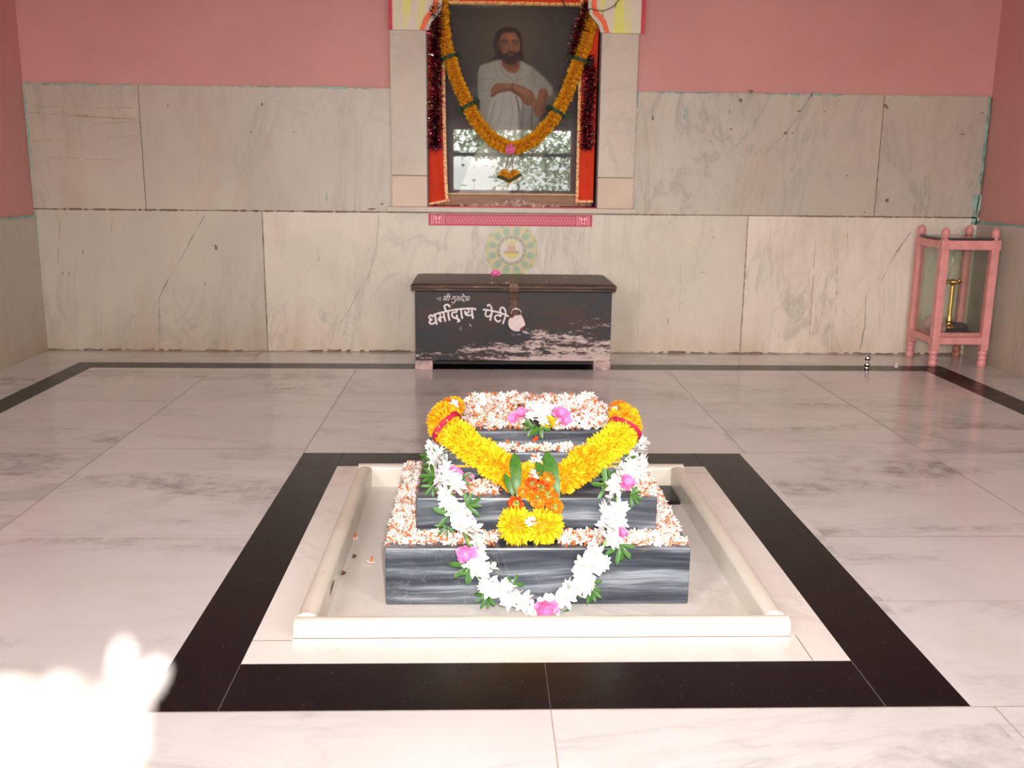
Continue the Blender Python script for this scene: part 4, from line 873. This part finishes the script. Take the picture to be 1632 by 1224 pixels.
# forearms and hands
cv.poly(q([(250,860),(260,780),(300,725),(470,725),(560,750),(660,800),(690,870),(680,930),(640,950),(570,930),(540,860),(440,800),(330,820),(270,865)]), sk, 1, 1)
cv.poly(q([(260,850),(330,800),(440,780),(540,830),(560,880),(440,800),(330,822),(270,868)]), sk2, .7, 2); cv.poly(q([(330,735),(470,735),(560,765),(640,820),(600,840),(480,770)]), sk3, .5, 4)
cv.poly(q([(720,790),(750,765),(800,775),(815,830),(795,900),(790,990),(740,1050),(700,1045),(665,990),(665,940),(700,880)]), sk, 1, 1); cv.poly(q([(780,800),(812,830),(795,900),(785,990),(750,1040),(765,930)]), sk2, .7, 3)
for P in ([(570,860),(575,925)],[(605,865),(610,940)],[(645,870),(645,945)],[(680,870),(690,900)],[(700,930),(690,1010)],[(725,940),(715,1040)],[(755,940),(745,1040)]): cv.line(q(P), 2.2, sk2, .75, 2)
cv.line(q([(470,725),(455,760),(470,800)]), 3, C(52, 40, 34), .9, 1.5)
# hair and head
cv.poly(q([(300,240),(340,200),(420,182),(500,195),(545,250),(555,330),(560,420),(575,490),(530,510),(330,500),(265,500),(300,450),(275,360),(285,290)]), hair, 1, 2)
cv.poly(q([(345,270),(380,240),(480,235),(510,280),(532,330),(535,390),(500,450),(440,470),(380,450),(350,400),(335,330)]), sk, 1, 2)
cv.poly(q([(345,300),(375,300),(370,430),(350,400)]), sk2, .7, 3); cv.ell(*q([(445,280)])[0], 14, 9, sk3, .6, .5); cv.ell(*q([(395,395)])[0], 7, 8, C(172, 112, 80), .5, .5); cv.ell(*q([(500,390)])[0], 6, 8, C(172, 112, 80), .5, .5)
cv.poly(q([(300,340),(335,330),(330,400),(310,400)]), sk2, .8, 2)
cv.poly(q([(345,440),(370,455),(400,430),(440,415),(490,425),(520,420),(540,440),(525,500),(480,545),(430,553),(380,530),(345,490)]), hair, .97, 2)
cv.poly(q([(415,445),(445,436),(480,446),(460,460),(430,460)]), C(150, 95, 78), .85, 1)
for cx in (388, 482):
    cv.line(q([(cx-34,322),(cx-5,312),(cx+30,325)]), 4, hair, .85, 2); cv.ell(*q([(cx,345)])[0], 8, 4.6, C(70, 48, 38), .8, .4); cv.ell(*q([(cx,346)])[0], 5.2, 2.4, C(200, 190, 175), .8, .4); cv.ell(*q([(cx+2,346)])[0], 2.4, 2.6, C(25, 18, 16), 1, .4)
cv.line(q([(440,330),(432,400)]), 3, sk2, .45, 3); cv.line(q([(445,330),(446,400)]), 4, sk3, .5, 3); cv.line(q([(422,410),(440,418),(462,410)]), 2.6, sk2, .8, 2)
cv.line(q([(422,285),(424,320),(434,328),(446,318),(446,285)]), 2.0, C(225, 140, 30), .95, 1); cv.line(q([(434,290),(434,325)]), 1.4, C(230, 90, 20), .9, 1)
for x in (566, 658): cv.line(q([(x,940),(x+2,1600)]), 2.2, C(48, 36, 34), .85, 1)
cv.a = np.clip(cv.a, 0, 1)**1.12*.76
PM = painted('painted_canvas', .5, .3)
cv.mesh('canvas', px0, px1, pz0, pz1, PYC, PM, pt)
mb = MB(); fw = .048
def frame_box(mb, x0, x1, z0, z1, w, y0, y1, wb=None):
    wb = wb or w
    mb.box(x0-w, x0, y0, y1, z0-wb, z1+w); mb.box(x1, x1+w, y0, y1, z0-wb, z1+w); mb.box(x0, x1, y0, y1, z0-wb, z0); mb.box(x0, x1, y0, y1, z1, z1+w)
frame_box(mb, px0-.010, px1+.010, pz0-.010, pz1+.010, .040, PYC-.022, PYC+.02, wb=pz0-.010-.7735); O('frame', mb, M['wood'], pt, bevel=.004)
mb = MB(); frame_box(mb, px0-.001, px1+.001, pz0-.001, pz1+.001, .010, PYC-.014, PYC+.01); gi = O('inner_edge', mb, M['gilt'], pt, bevel=.002); gi['label'] = 'tan inner edge of the frame'
mb = MB(); mb.box(px0-.002, px1+.002, PYC-.008, PYC-.006, pz0-.002, pz1+.002)
mb.v = [(x, y+(0), z) for x, y, z in mb.v]; O('glass', mb, M['glass'], pt)
mb = MB(); mb.box(px0-.05, px1+.05, PYC+.012, PYC+.02, pz0-.05, pz1+.05); O('backing_board', mb, M['darkwood'], pt)
# red cloth with braid
CYL = 5.172
rc = E('red_cloth', (.16, CYL, 1.8), 'red satin cloth with gold braid edging draped round the framed painting', 'cloth')
def cloth(xl, xr, z0, z1, nx=14, nz=40, slant=0.0, amp=.006):
    mb = MB(); vs = []
    for j in range(nz+1):
        t = j/nz; z = z0+(z1-z0)*t
        for i in range(nx+1):
            s_ = i/nx; X0, X1 = xl(t), xr(t); x = X0+(X1-X0)*s_; y = CYL+amp*math.sin(s_*4.2+t*7)*(1-.4*t)+.0016*math.sin(s_*11+t*13)
            vs.append((x, y, z+slant*(s_-.5)*(1-t)))
    mb.add(vs, [(j*(nx+1)+i, j*(nx+1)+i+1, (j+1)*(nx+1)+i+1, (j+1)*(nx+1)+i) for j in range(nz) for i in range(nx)]); return mb
zt = pz1+.03
Lx0 = lambda t: aty(683-2*t, 200, CYL).x; Lx1 = lambda t: aty(714-8*t**.35, 200, CYL).x; Rx0 = lambda t: aty(922, 200, CYL).x; Rx1 = lambda t: aty(948+2*t, 200, CYL).x
zl0, zr0 = aty(690, 324, CYL).z, aty(940, 324, CYL).z
O('left_panel', cloth(Lx0, Lx1, zl0, zt, slant=.022), M['redcloth'], rc, smooth=True); O('right_panel', cloth(Rx0, Rx1, zr0+.006, zt), M['redcloth'], rc, smooth=True)
mb = MB(); zc0 = aty(815, 3, CYL).z; mb2_ = cloth(lambda t: Lx1(1)-.02, lambda t: Rx0(1)+.02, zc0, zt+.06, 60, 6, amp=.003); O('top_panel', mb2_, M['redcloth'], rc, smooth=True)
mb = MB(); mb.box(Lx1(1)-.005, Rx0(1)+.01, CYL-.010, CYL-.007, zc0-.013, zc0); O('top_braid', mb, M['braid'], rc)
def braid(f, z0, z1, w, side):
    mb = MB(); n = 40; vs = []
    for j in range(n+1):
        t = j/n; x = f(t); vs += [(x-w/2, CYL-.011, z0+(z1-z0)*t), (x+w/2, CYL-.011, z0+(z1-z0)*t), (x-w/2, CYL-.008, z0+(z1-z0)*t), (x+w/2, CYL-.008, z0+(z1-z0)*t)]
    mb.add(vs, [f_ for j in range(n) for f_ in ((4*j, 4*j+1, 4*j+5, 4*j+4), (4*j+1, 4*j+3, 4*j+7, 4*j+5), (4*j+2, 4*j, 4*j+4, 4*j+6))]); return mb
O('left_braid', braid(Lx1, zl0+.01, zt, .016, 1), M['braid'], rc); O('right_braid', braid(Rx0, zr0, zt, .014, 1), M['braid'], rc)
mb = MB(); x0, x1 = Lx0(0), Lx1(0)
mb.add([(x0, CYL-.010, zl0-.011), (x1, CYL-.010, zl0+.011), (x1, CYL-.010, zl0+.024), (x0, CYL-.010, zl0+.002)], [(0,1,2,3)]); x0, x1 = Rx0(0), Rx1(0)
mb.add([(x0-.006, CYL-.010, zr0+.004), (x1, CYL-.010, zr0+.004), (x1, CYL-.010, zr0+.016), (x0-.006, CYL-.010, zr0+.016)], [(0,1,2,3)]); O('hem_braid', mb, M['braid'], rc)
# tinsel garlands
def tinsel(name, pts, n, label, rad=.042):
    P = smooth_path([aty(u, v, Y) for u, v, Y in pts], 10); P2 = resample(P, .004); mb = MB(); mb.tube([p for p, _ in P2][::4], .003, 5, 0)
    for k in range(n):
        p, d = R.choice(P2); v = rv(); v = (v-d*v.dot(d)*.7).normalized(); L = rad*R.uniform(.6, 1.15); w = R.uniform(.0012, .0026)
        s_ = v.cross(rv()).normalized()*w; mi = R.choices((0, 1, 2, 3), (50, 26, 11, 13))[0]
        b = p+v*L*.5+rv()*.004; c_ = p+v*L+rv()*.008
        for q_ in (b, c_):
            q_.y = min(q_.y, PYC-.04)
        s2 = v.cross(rv()).normalized()*w
        mb.add([p-s_, p+s_, b+s2, b-s2, c_+s_*.8, c_-s_*.8], [(0,1,2,3), (3,2,4,5)], mi)
    o = O(name, mb, [M['foil1'], M['foil2'], M['foil3'], M['foil4']], base=P2[0][0]); return tag(o, label, 'tinsel', 'tinsel garlands beside the painting')
tinsel('tinsel_garland', [(695,5,5.13),(694,60,5.13),(695,120,5.13),(694,180,5.135),(694,236,5.14)], 3600, 'dark red tinsel garland hanging left of the painting', .038)
tinsel('tinsel_garland', [(938,8,5.15),(928,40,5.14),(918,75,5.15),(914,96,5.155)], 1500, 'short dark tinsel garland crossing the upper right corner of the painting', .038)
tinsel('tinsel_garland', [(938,92,5.14),(940,130,5.14),(937,180,5.14),(936,238,5.145)], 2400, 'brownish red tinsel garland hanging right of the painting, lower down', .036)
mb = MB(); c = aty(694, 236, 5.125)
for k in range(60): mb.petal(c+Vector((R.uniform(-.03,.03), 0, R.uniform(-.012,.012))), rv(), rv(), .018, .003, n=2)
tag(O('blue_tinsel_tuft', mb, foil('blue_foil', (.03,.04,.22,1)), base=c), 'small dark blue tinsel tuft at the lower end of the left tinsel', 'tinsel')
# marigold garland on the portrait
pg = E('portrait_marigold_garland', tuple(aty(813, 238, 5.12)), 'orange yellow marigold garland with green bands hanging in a loop over the painting', 'garland')
gpts = [(704,4,5.165),(706,45,5.16),(711,75,5.15),(722,110,5.14),(735,145,5.135),(748,172,5.13),(762,197,5.13),(785,222,5.125),(813,236,5.125),(842,228,5.125),(864,210,5.13),(884,186,5.13),(899,158,5.135),(911,130,5.14),(922,100,5.14),(932,70,5.145),(940,38,5.15),(943,8,5.16)]
GP = smooth_path([aty(u, v, Y) for u, v, Y in gpts], 8); gm = [mm('marigold_head', pompom(.040, 110, .34, L=.36, tip=.7, ragged=.15, cup=.2, curl=.9, core=.66), [M['mar2'], M['marc']], True) for _ in range(3)]
for i, (p, d) in enumerate(resample(GP, .026)[:98]):
    e_ = d.to_track_quat('Z', 'Y').to_euler(); inst('marigold_head', R.choice(gm), p+rv()*.002, e_, (R.uniform(.92, 1.02), R.uniform(.92, 1.02), .62), pg)
for (u, v) in ((716,93),(751,168),(892,181),(927,96)):
    P = aty(u, v, 5.135); k = min(range(len(GP)-1), key=lambda i: (GP[i]-P).length); d = (GP[k+1]-GP[k]).normalized()
    ring(pg, GP[k], d, .039, .016, M['dleaf'], name='green_band', th=.004, wobb=.08)
    mb = MB(); a = d.cross(Vector((0,-1,0))).normalized()
    for s_ in (-1, 1):
        for _ in range(2): mb.petal(GP[k]+a*s_*.034, a*s_+d*R.uniform(-.8,.8)+Vector((0,-.2,0)), (0,-1,0), .035, .018, curl=.6, n=4)
    O('band_leaves', mb, M['dleaf'], pg)
P = aty(813, 238, 5.075); o = inst('pink_rosette', mm('pink_rosette', pompom(.026, 60, .4, L=.5, tip=.6, cup=.2), [M['pinkp'], M['pinkp']], True), P, (0,0,0), 1, pg)
mb = MB()
for du in (-6, 6): mb.tube([aty(813+du*.3, 246, 5.11), aty(812+du, 271, 5.12)], .0018, 5)
O('thread', mb, M['thread'], pg)
for (u, v, s_) in ((803,278,.75),(820,279,.75),(811,284,.7)): inst('marigold_head', gm[0], aty(u, v, 5.12), (1.2, .4, u), (s_, s_, s_*.8), pg)
mb = MB(); mb.tube(smooth_path([aty(793,282,5.075), aty(803,284,5.07), aty(812,288,5.07), aty(822,283,5.07), aty(831,278,5.08)], 5), .007, 7); O('green_band', mb, M['dleaf'], pg, smooth=True)
# faded flowers on the niche sill
mb = MB()
for k in range(420):
    u = R.gauss(822, 22) if k > 60 else R.uniform(735, 890); u = max(700, min(915, u)); h = .030*math.exp(-((u-820)/26)**2)
    P = aty(u, 322, PYC-.045+R.uniform(-.02, .02)); P.z = .776+R.random()*h
    jasmine(mb, P, rv()+Vector((0,-.3,.4)), R.uniform(.009, .013), tube=R.random() < .3, npet=5)
tag(O('faded_flower_heap', mb, [M['jasold'], M['jas']], base=(.17, 5.15, .773)), 'heap of faded pinkish small flowers on the sill in front of the painting', 'flowers', kind='stuff')
# hanging black cable over the arch
pts = [(1001,-14),(992,-4),(984,2),(979,9),(968,15),(958,17),(948,16),(941,14),(936,20)]
mb = MB(); mb.tube(smooth_path([aty(u, v, PY-.035) for u, v in pts], 5), .0022, 6); mb.tube([aty(982,6,PY-.036), aty(980,13,PY-.038)], .0014, 5); mb.tube([aty(960,17,PY-.036), aty(961,27,PY-.036)], .0014, 5)
tag(O('black_cable', mb, M['black'], base=aty(1001,-14,PY-.035), smooth=True), 'thin black cable strung across the right side of the painted arch board', 'cable')
mb = MB(); mb.tube(smooth_path([aty(893,-8,5.15), aty(897,2,5.14), aty(903,12,5.14), aty(915,16,5.145), aty(932,14,5.14)], 5), .003, 6)
tag(O('hanging_wire', mb, M['black'], base=aty(893,-8,5.15), smooth=True), 'dark cord hooked over the top right of the painting', 'cord')

# ================================================================== PRINTED STRIP AND ROUND STICKER UNDER THE SILL
YS = YB-T-.0012
cs = Canvas(684, 50, C(176, 30, 66, 1.25)); lt = C(235, 165, 175, 1.2); w_ = 684
for x in (14, 22, 55, 64, 684-14, 684-22, 684-55, 684-64): cs.line([(x, 7), (x, 43)], 3.2, lt)
for cx in (38.5, 684-38.5):
    for s_ in (-1, 1):
        cs.ell(cx+s_*7, 17, 5.2, 8.5, lt, .9, .2, rot=s_*.25); cs.ell(cx+s_*5.5, 36, 3.6, 5.5, lt, .95, .2); cs.line([(cx+s_*8.5, 20), (cx+s_*6, 36)], 4.0, lt, .9)
for i in range(43):
    x = 74+i*12.6; u = (i % 2)*0
    for P in ([(x, 10), (x, 26), (x+8, 26), (x+8, 40)], [(x+4, 40), (x-2, 40), (x-2, 33)], [(x+4, 10), (x+10, 10), (x+10, 18)], [(x+4, 16), (x+4, 34)]): cs.line(P, 1.5, lt, .72, 1)
o = cs.mesh('printed_strip', -.272, .583, .672, .733, YS, painted('printed_strip', .4, .4)); tag(o, 'long crimson sticker strip printed with footprints and pale key pattern under the niche sill', 'sticker')
cr = Canvas(220, 220, C(176, 172, 132)); y_, x_ = np.mgrid[0:220, 0:220]; rr = np.hypot(x_-110, y_-110); tt = np.arctan2(y_-110, x_-110)
cr.ell(110, 110, 108, 108, C(150, 140, 110), 1, .01); cr.ell(110, 110, 105, 105, C(188, 184, 120), 1, .01)
for k in range(12):
    a = 2*PI*(k+.5)/12; cr.ell(110+79*math.cos(a), 110+79*math.sin(a), 19, 15, C(148, 166, 132), .9, .2, rot=a); cr.ell(110+77*math.cos(a), 110+77*math.sin(a), 9, 8, C(120, 146, 120), .8, .3, rot=a); cr.ell(110+77*math.cos(a), 110+77*math.sin(a), 3.5, 3.5, C(180, 176, 150), .8, .3)
    a = 2*PI*k/12; cr.line([(110+60*math.cos(a), 110+60*math.sin(a)), (110+96*math.cos(a), 110+96*math.sin(a))], 9, C(205, 172, 146), .8, 4); cr.ell(110+100*math.cos(a+.13), 110+100*math.sin(a+.13), 4, 4, C(140, 140, 100), .8, .3)
cr.ell(110, 110, 58, 58, C(110, 88, 76), 1, .02); cr.ell(110, 110, 55, 55, C(186, 176, 152), 1, .02); cr.ell(110, 110, 49, 49, C(120, 98, 84), 1, .02); cr.ell(110, 110, 47, 47, C(200, 192, 178), 1, .02)
for k in range(16):
    a = 2*PI*k/16; cr.ell(110+52*math.cos(a), 110+52*math.sin(a), 2.4, 2.4, C(100, 80, 66), .9, .3)
cr.poly([(80,112),(140,112),(142,120),(130,136),(118,143),(102,143),(90,136),(78,120)], C(200, 188, 70), 1, 1); cr.poly([(78,112),(142,112),(140,122),(80,122)], C(188, 140, 120), .9, 1); cr.poly([(96,90),(124,90),(128,112),(92,112)], C(190, 150, 112), 1, 1)
for s_ in (-1, 0, 1): cr.ell(110+s_*14, 78, 7, 12, C(196, 186, 90), .9, .2, rot=s_*.5)
cr.line([(84,116),(136,116)], 1.6, C(130, 100, 80)); cr.line([(84,121),(136,121)], 1.2, C(130, 100, 80)); cr.ell(110, 78, 6, 8, C(205, 160, 120), .9, .2)
rs_ = aty(815, 399, YS); o = cr.mesh('round_sticker', rs_.x-.141, rs_.x+.141, rs_.z-.141, rs_.z+.141, YS+.0003, painted('round_sticker', .3, .6), mask=(rr < 107+1.5*np.sin(tt*12))); tag(o, 'round pale green and yellow sticker with a pot motif on the wall above the chest', 'sticker')

# ================================================================== PINK STAND WITH LAMP
sx0, sx1, sy0, sy1 = 2.312, 2.566, 4.845, 5.115; SCX, SCY = (sx0+sx1)/2, (sy0+sy1)/2
st = E('pink_lamp_stand', (SCX, SCY, 0), 'tall pink painted wooden stand with glass sides and turned feet in the right corner', 'stand')
lw = .019
for i, (x, y) in enumerate(((sx0, sy0), (sx1, sy0), (sx0, sy1), (sx1, sy1))):
    mb = MB(); mb.box(x-lw, x+lw, y-lw, y+lw, .085, .643); n0 = len(mb.v)
    mb.lathe([(.016, .643), (.014, .650), (.020, .658), (.0215, .672), (.019, .686), (.012, .697), (.004, .702)], (x, y, 0), 14)
    mm_ = MB(); lg = O('leg', mb, M['spink'], st, bevel=.002)
    mb = MB(); mb.lathe([(.018, 0), (.021, .006), (.023, .018), (.0205, .028), (.016, .032), (.0215, .038), (.022, .048), (.018, .055), (.0185, .060), (.0235, .066), (.0235, .078), (.019, .085)], (x, y, 0), 16)
    O('turned_foot', mb, M['spink2'] if i == 3 else M['spink'], lg, smooth=True)
for z0, z1 in ((.598, .637), (.116, .152)):
    for (x0, x1, y0, y1) in ((sx0+lw, sx1-lw, sy0-lw-.001, sy0+.004), (sx0+lw, sx1-lw, sy1-.004, sy1+lw), (sx0-lw-.001, sx0+.004, sy0+lw, sy1-lw), (sx1-.004, sx1+lw, sy0+lw, sy1-lw)):
        mb = MB(); mb.box(x0, x1, y0, y1, z0, z1); O('rail', mb, M['spink'], st, bevel=.002)
mb = MB(); mb.box(sx0-lw-.004, sx1+lw+.004, sy0-lw-.005, sy0-lw, .594, .640); O('front_top_moulding', mb, M['spink'], st, bevel=.002)
mb = MB(); mb.box(sx0-.012, sx1+.012, sy0-.012, sy1+.012, .640, .652); tb = O('top_board', mb, M['darkglass'], st, bevel=.003); tb['label'] = 'dark top board'
mb = MB(); mb.box(sx0+.005, sx1-.005, sy0+.005, sy1-.005, .140, .150); O('shelf', mb, M['spink'], st)
mb = MB(); mb.box(sx0+lw, sx1-lw, sy0+.006, sy0+.014, .151, .172); O('inner_ledge', mb, M['spink'], st, bevel=.002)
for (x0, x1, y0, y1) in ((sx0+lw, sx1-lw, sy0-.002, sy0+.001), (sx0+lw, sx1-lw, sy1-.001, sy1+.002), (sx0-.002, sx0+.001, sy0+lw, sy1-lw), (sx1-.001, sx1+.002, sy0+lw, sy1-lw)):
    mb = MB(); mb.box(x0, x1, y0, y1, .153, .597); O('glass_pane', mb, M['pane'], st)
lc = aty(1515, 480, SCY); lx = lc.x+.002
def zy(v): return aty(1518, v, SCY).z
mb = MB(); zb, ztop = .178, zy(452)
prof = [(.034, zb), (.036, zb+.006), (.024, zb+.014), (.013, zb+.022), (.016, zb+.032), (.018, zb+.045), (.012, zb+.056)]
z = zb+.056; k = 0
while z < ztop-.012: prof += [(.0125, z+.004), (.009, z+.009)]; z += .011
prof += [(.012, ztop-.006), (.030, ztop), (.041, ztop+.006), (.045, ztop+.016), (.042, ztop+.017), (.030, ztop+.008), (.004, ztop+.006), (.004, ztop+.024), (.001, ztop+.026)]
mb.lathe(prof, (lx, SCY, 0), 24); mb.sphere((lx+.022, SCY-.02, ztop+.018), .010, 10, 8)
tag(O('brass_oil_lamp', mb, M['brass'], base=(lx, SCY, zb), smooth=True), 'tall ribbed brass oil lamp standing inside the pink glass sided stand', 'lamp')
mb = MB(); a = aty(1508, 455, SCY-.05); b = aty(1526, 385, SCY-.04); mb.tube([a, a.lerp(b, .6), b], .0018, 6); mb.sphere(a.lerp(b, .75), .005, 8, 6); mb.sphere(a.lerp(b, .93), .004, 8, 6)
tag(O('thin_steel_rod', mb, M['steel'], base=a, smooth=True), 'thin shiny rod with small beads hanging slanted above the brass lamp', 'rod')
def lump(c, r, sq, mat_, name, lb, seed):
    rr = random.Random(seed); mb = MB(); mb.sphere((0,0,0), 1, 16, 10)
    mb.v = [(c[0]+x*r*sq[0]*(1+.12*math.sin(5*x+3*z+seed)+rr.uniform(-.05,.05)), c[1]+y*r*sq[1]*(1+.12*math.sin(4*y+seed)), c[2]+z*r*sq[2]*(1+.15*math.sin(6*x+seed))) for x, y, z in mb.v]
    tag(O(name, mb, mat_, base=(c[0], c[1], c[2]-r*sq[2]), smooth=True), lb, 'cloth')
lump((sx0+.055, sy0+.09, .186), .042, (1, 1.2, .75), M['cloth_b'], 'crumpled_cloth', 'crumpled dusty pink cloth in the left front of the glass stand', 1)
lump((sx0+.052, sy0+.17, .196), .045, (.9, 1, .9), M['cloth_b'], 'crumpled_cloth', 'crumpled dusty cloth behind the front one at the left of the stand', 2)
lump((lx+.01, SCY-.02, .1655), .085, (1, 1, .14), M['cloth_d'], 'dark_cloth', 'dark flat cloth under the brass lamp inside the stand', 3)
lump((sx1-.06, sy1-.09, .178), .055, (1, 1, .42), M['cloth_d'], 'dark_rag', 'dark crumpled rag at the back right inside the stand', 4)
mb = MB(); P = atz(1381, 587, 0); mb.lathe([(.012, 0), (.013, .003), (.008, .006), (.012, .010), (.0155, .020), (.012, .030), (.005, .034), (.004, .037), (.009, .040), (.015, .048), (.0165, .054), (.015, .060), (.009, .068), (.001, .0705)], (P.x, P.y, 0), 20)
tag(O('steel_knob', mb, M['steel'], base=(P.x, P.y, 0), smooth=True), 'small shiny double ball steel knob standing on the floor left of the pink stand', 'knob')
mb = MB(); P = atz(1428, 586, 0); mb.lathe([(.009, 0), (.010, .008), (.006, .012), (.0055, .022), (.003, .026)], (P.x, P.y, 0), 10)
tag(O('pale_stub', mb, M['seal'], base=(P.x, P.y, 0), smooth=True), 'tiny pale stub on the dark border strip between the steel knob and the pink stand', 'stub')

# ================================================================== NEAR THE LENS: RAIL WITH A WHITE BLOSSOM
mb = MB(); mb.box(DX0+.02, .98, .19, .225, .735, .765); mb.box(-.32, -.285, .19, .225, 0, .765); mb.box(.945, .98, .19, .225, 0, .765)
S('trim_7', mb, M['spink'], bevel=.004)
D = .155
bl = E('white_blossom', tuple(atd(120, 1180, D)), 'large blurred white blossom close to the lens in the lower left corner', 'flower')
def scr(u, v, d=D): return atd(u, v, d)
def bp(a, b, w, curl=.3, d2=D, up=(0,-1,.4)):
    A_, B_ = scr(*a), scr(*b, d2); mb = MB(); mb.petal(A_, B_-A_, up, (B_-A_).length*1.05, w*D/F_PX, curl=curl, tip=.45, base=.5, n=7, cup=.15); return mb
for a, b, w in (((182,1140),(205,1022),30),((190,1148),(262,1056),36),((195,1120),(228,1092),46),((150,1150),(80,1090),70),((150,1165),(-30,1112),96),((125,1160),(30,1190),80),((180,1140),(125,1104),54),((190,1132),(110,1150),40)):
    o = O('petal', bp(a, b, w), M['pwhite'], bl, smooth=True)
mb = MB(); c = scr(178, 1135, D-.004); mb.sphere(c, .0055, 10, 8); O('centre', mb, M['pwhite'], bl, smooth=True)
mb = MB(); c = scr(45, 1180, D+.004); mb.sphere(c, .0120, 12, 9, sq=(1.6, .7, .95)); O('bud', mb, M['pwhite'], bl, smooth=True)
mb = MB(); mb.tube([scr(150, 1150, D), scr(90, 1260, D+.005), Vector((scr(60,1300,D).x, .207, .765))], .0022, 6); O('stalk', mb, M['stem'], bl)

# ================================================================== OUTSIDE THE DOOR (seen mirrored in the glass)
tr = E('leafy_tree', (2.6, -5.6, 0), 'leafy tree outside the doorway, mirrored in the glass of the painting', 'tree')
mb = MB(); mb.tube([(2.6,-5.6,-.05), (2.5,-5.5,1.5), (2.2,-5.2,3.0), (1.6,-4.8,4.0)], [.16,.13,.09,.05], 10); mb.tube([(2.5,-5.5,1.5), (1.5,-4.6,1.9), (.3,-3.9,1.55), (-.3,-3.6,1.3)], [.08,.05,.025,.01], 8); mb.tube([(2.2,-5.2,2.6), (1.0,-4.4,2.3), (.4,-4.1,1.0)], [.06,.04,.015], 8)
O('trunk', mb, M['darkwood'], tr, smooth=True)
mb = MB(); rt_ = random.Random(3)
for k in range(3400):
    if k < 2500: c = Vector((rt_.gauss(1.15, .65), rt_.uniform(-5.0, -3.6), rt_.gauss(1.25, .55)))
    else: c = Vector((rt_.gauss(.1, .4), rt_.uniform(-4.6, -3.6), rt_.gauss(1.45, .22)))
    if c.z < .15 or (c.x < .15 and c.z < 1.15 and rt_.random() < .93): continue
    R_ = Vector((rt_.uniform(-1,1), rt_.uniform(-1,1), rt_.uniform(-1,.3))); mb.petal(c, R_, (rt_.uniform(-1,1), rt_.uniform(-1,1), 1), rt_.uniform(.07, .13), .045, curl=.4, n=3, tip=.1)
O('foliage', mb, simple('bright_leaf', (.26,.36,.20,1), .4, var=.3, scale=3), tr)
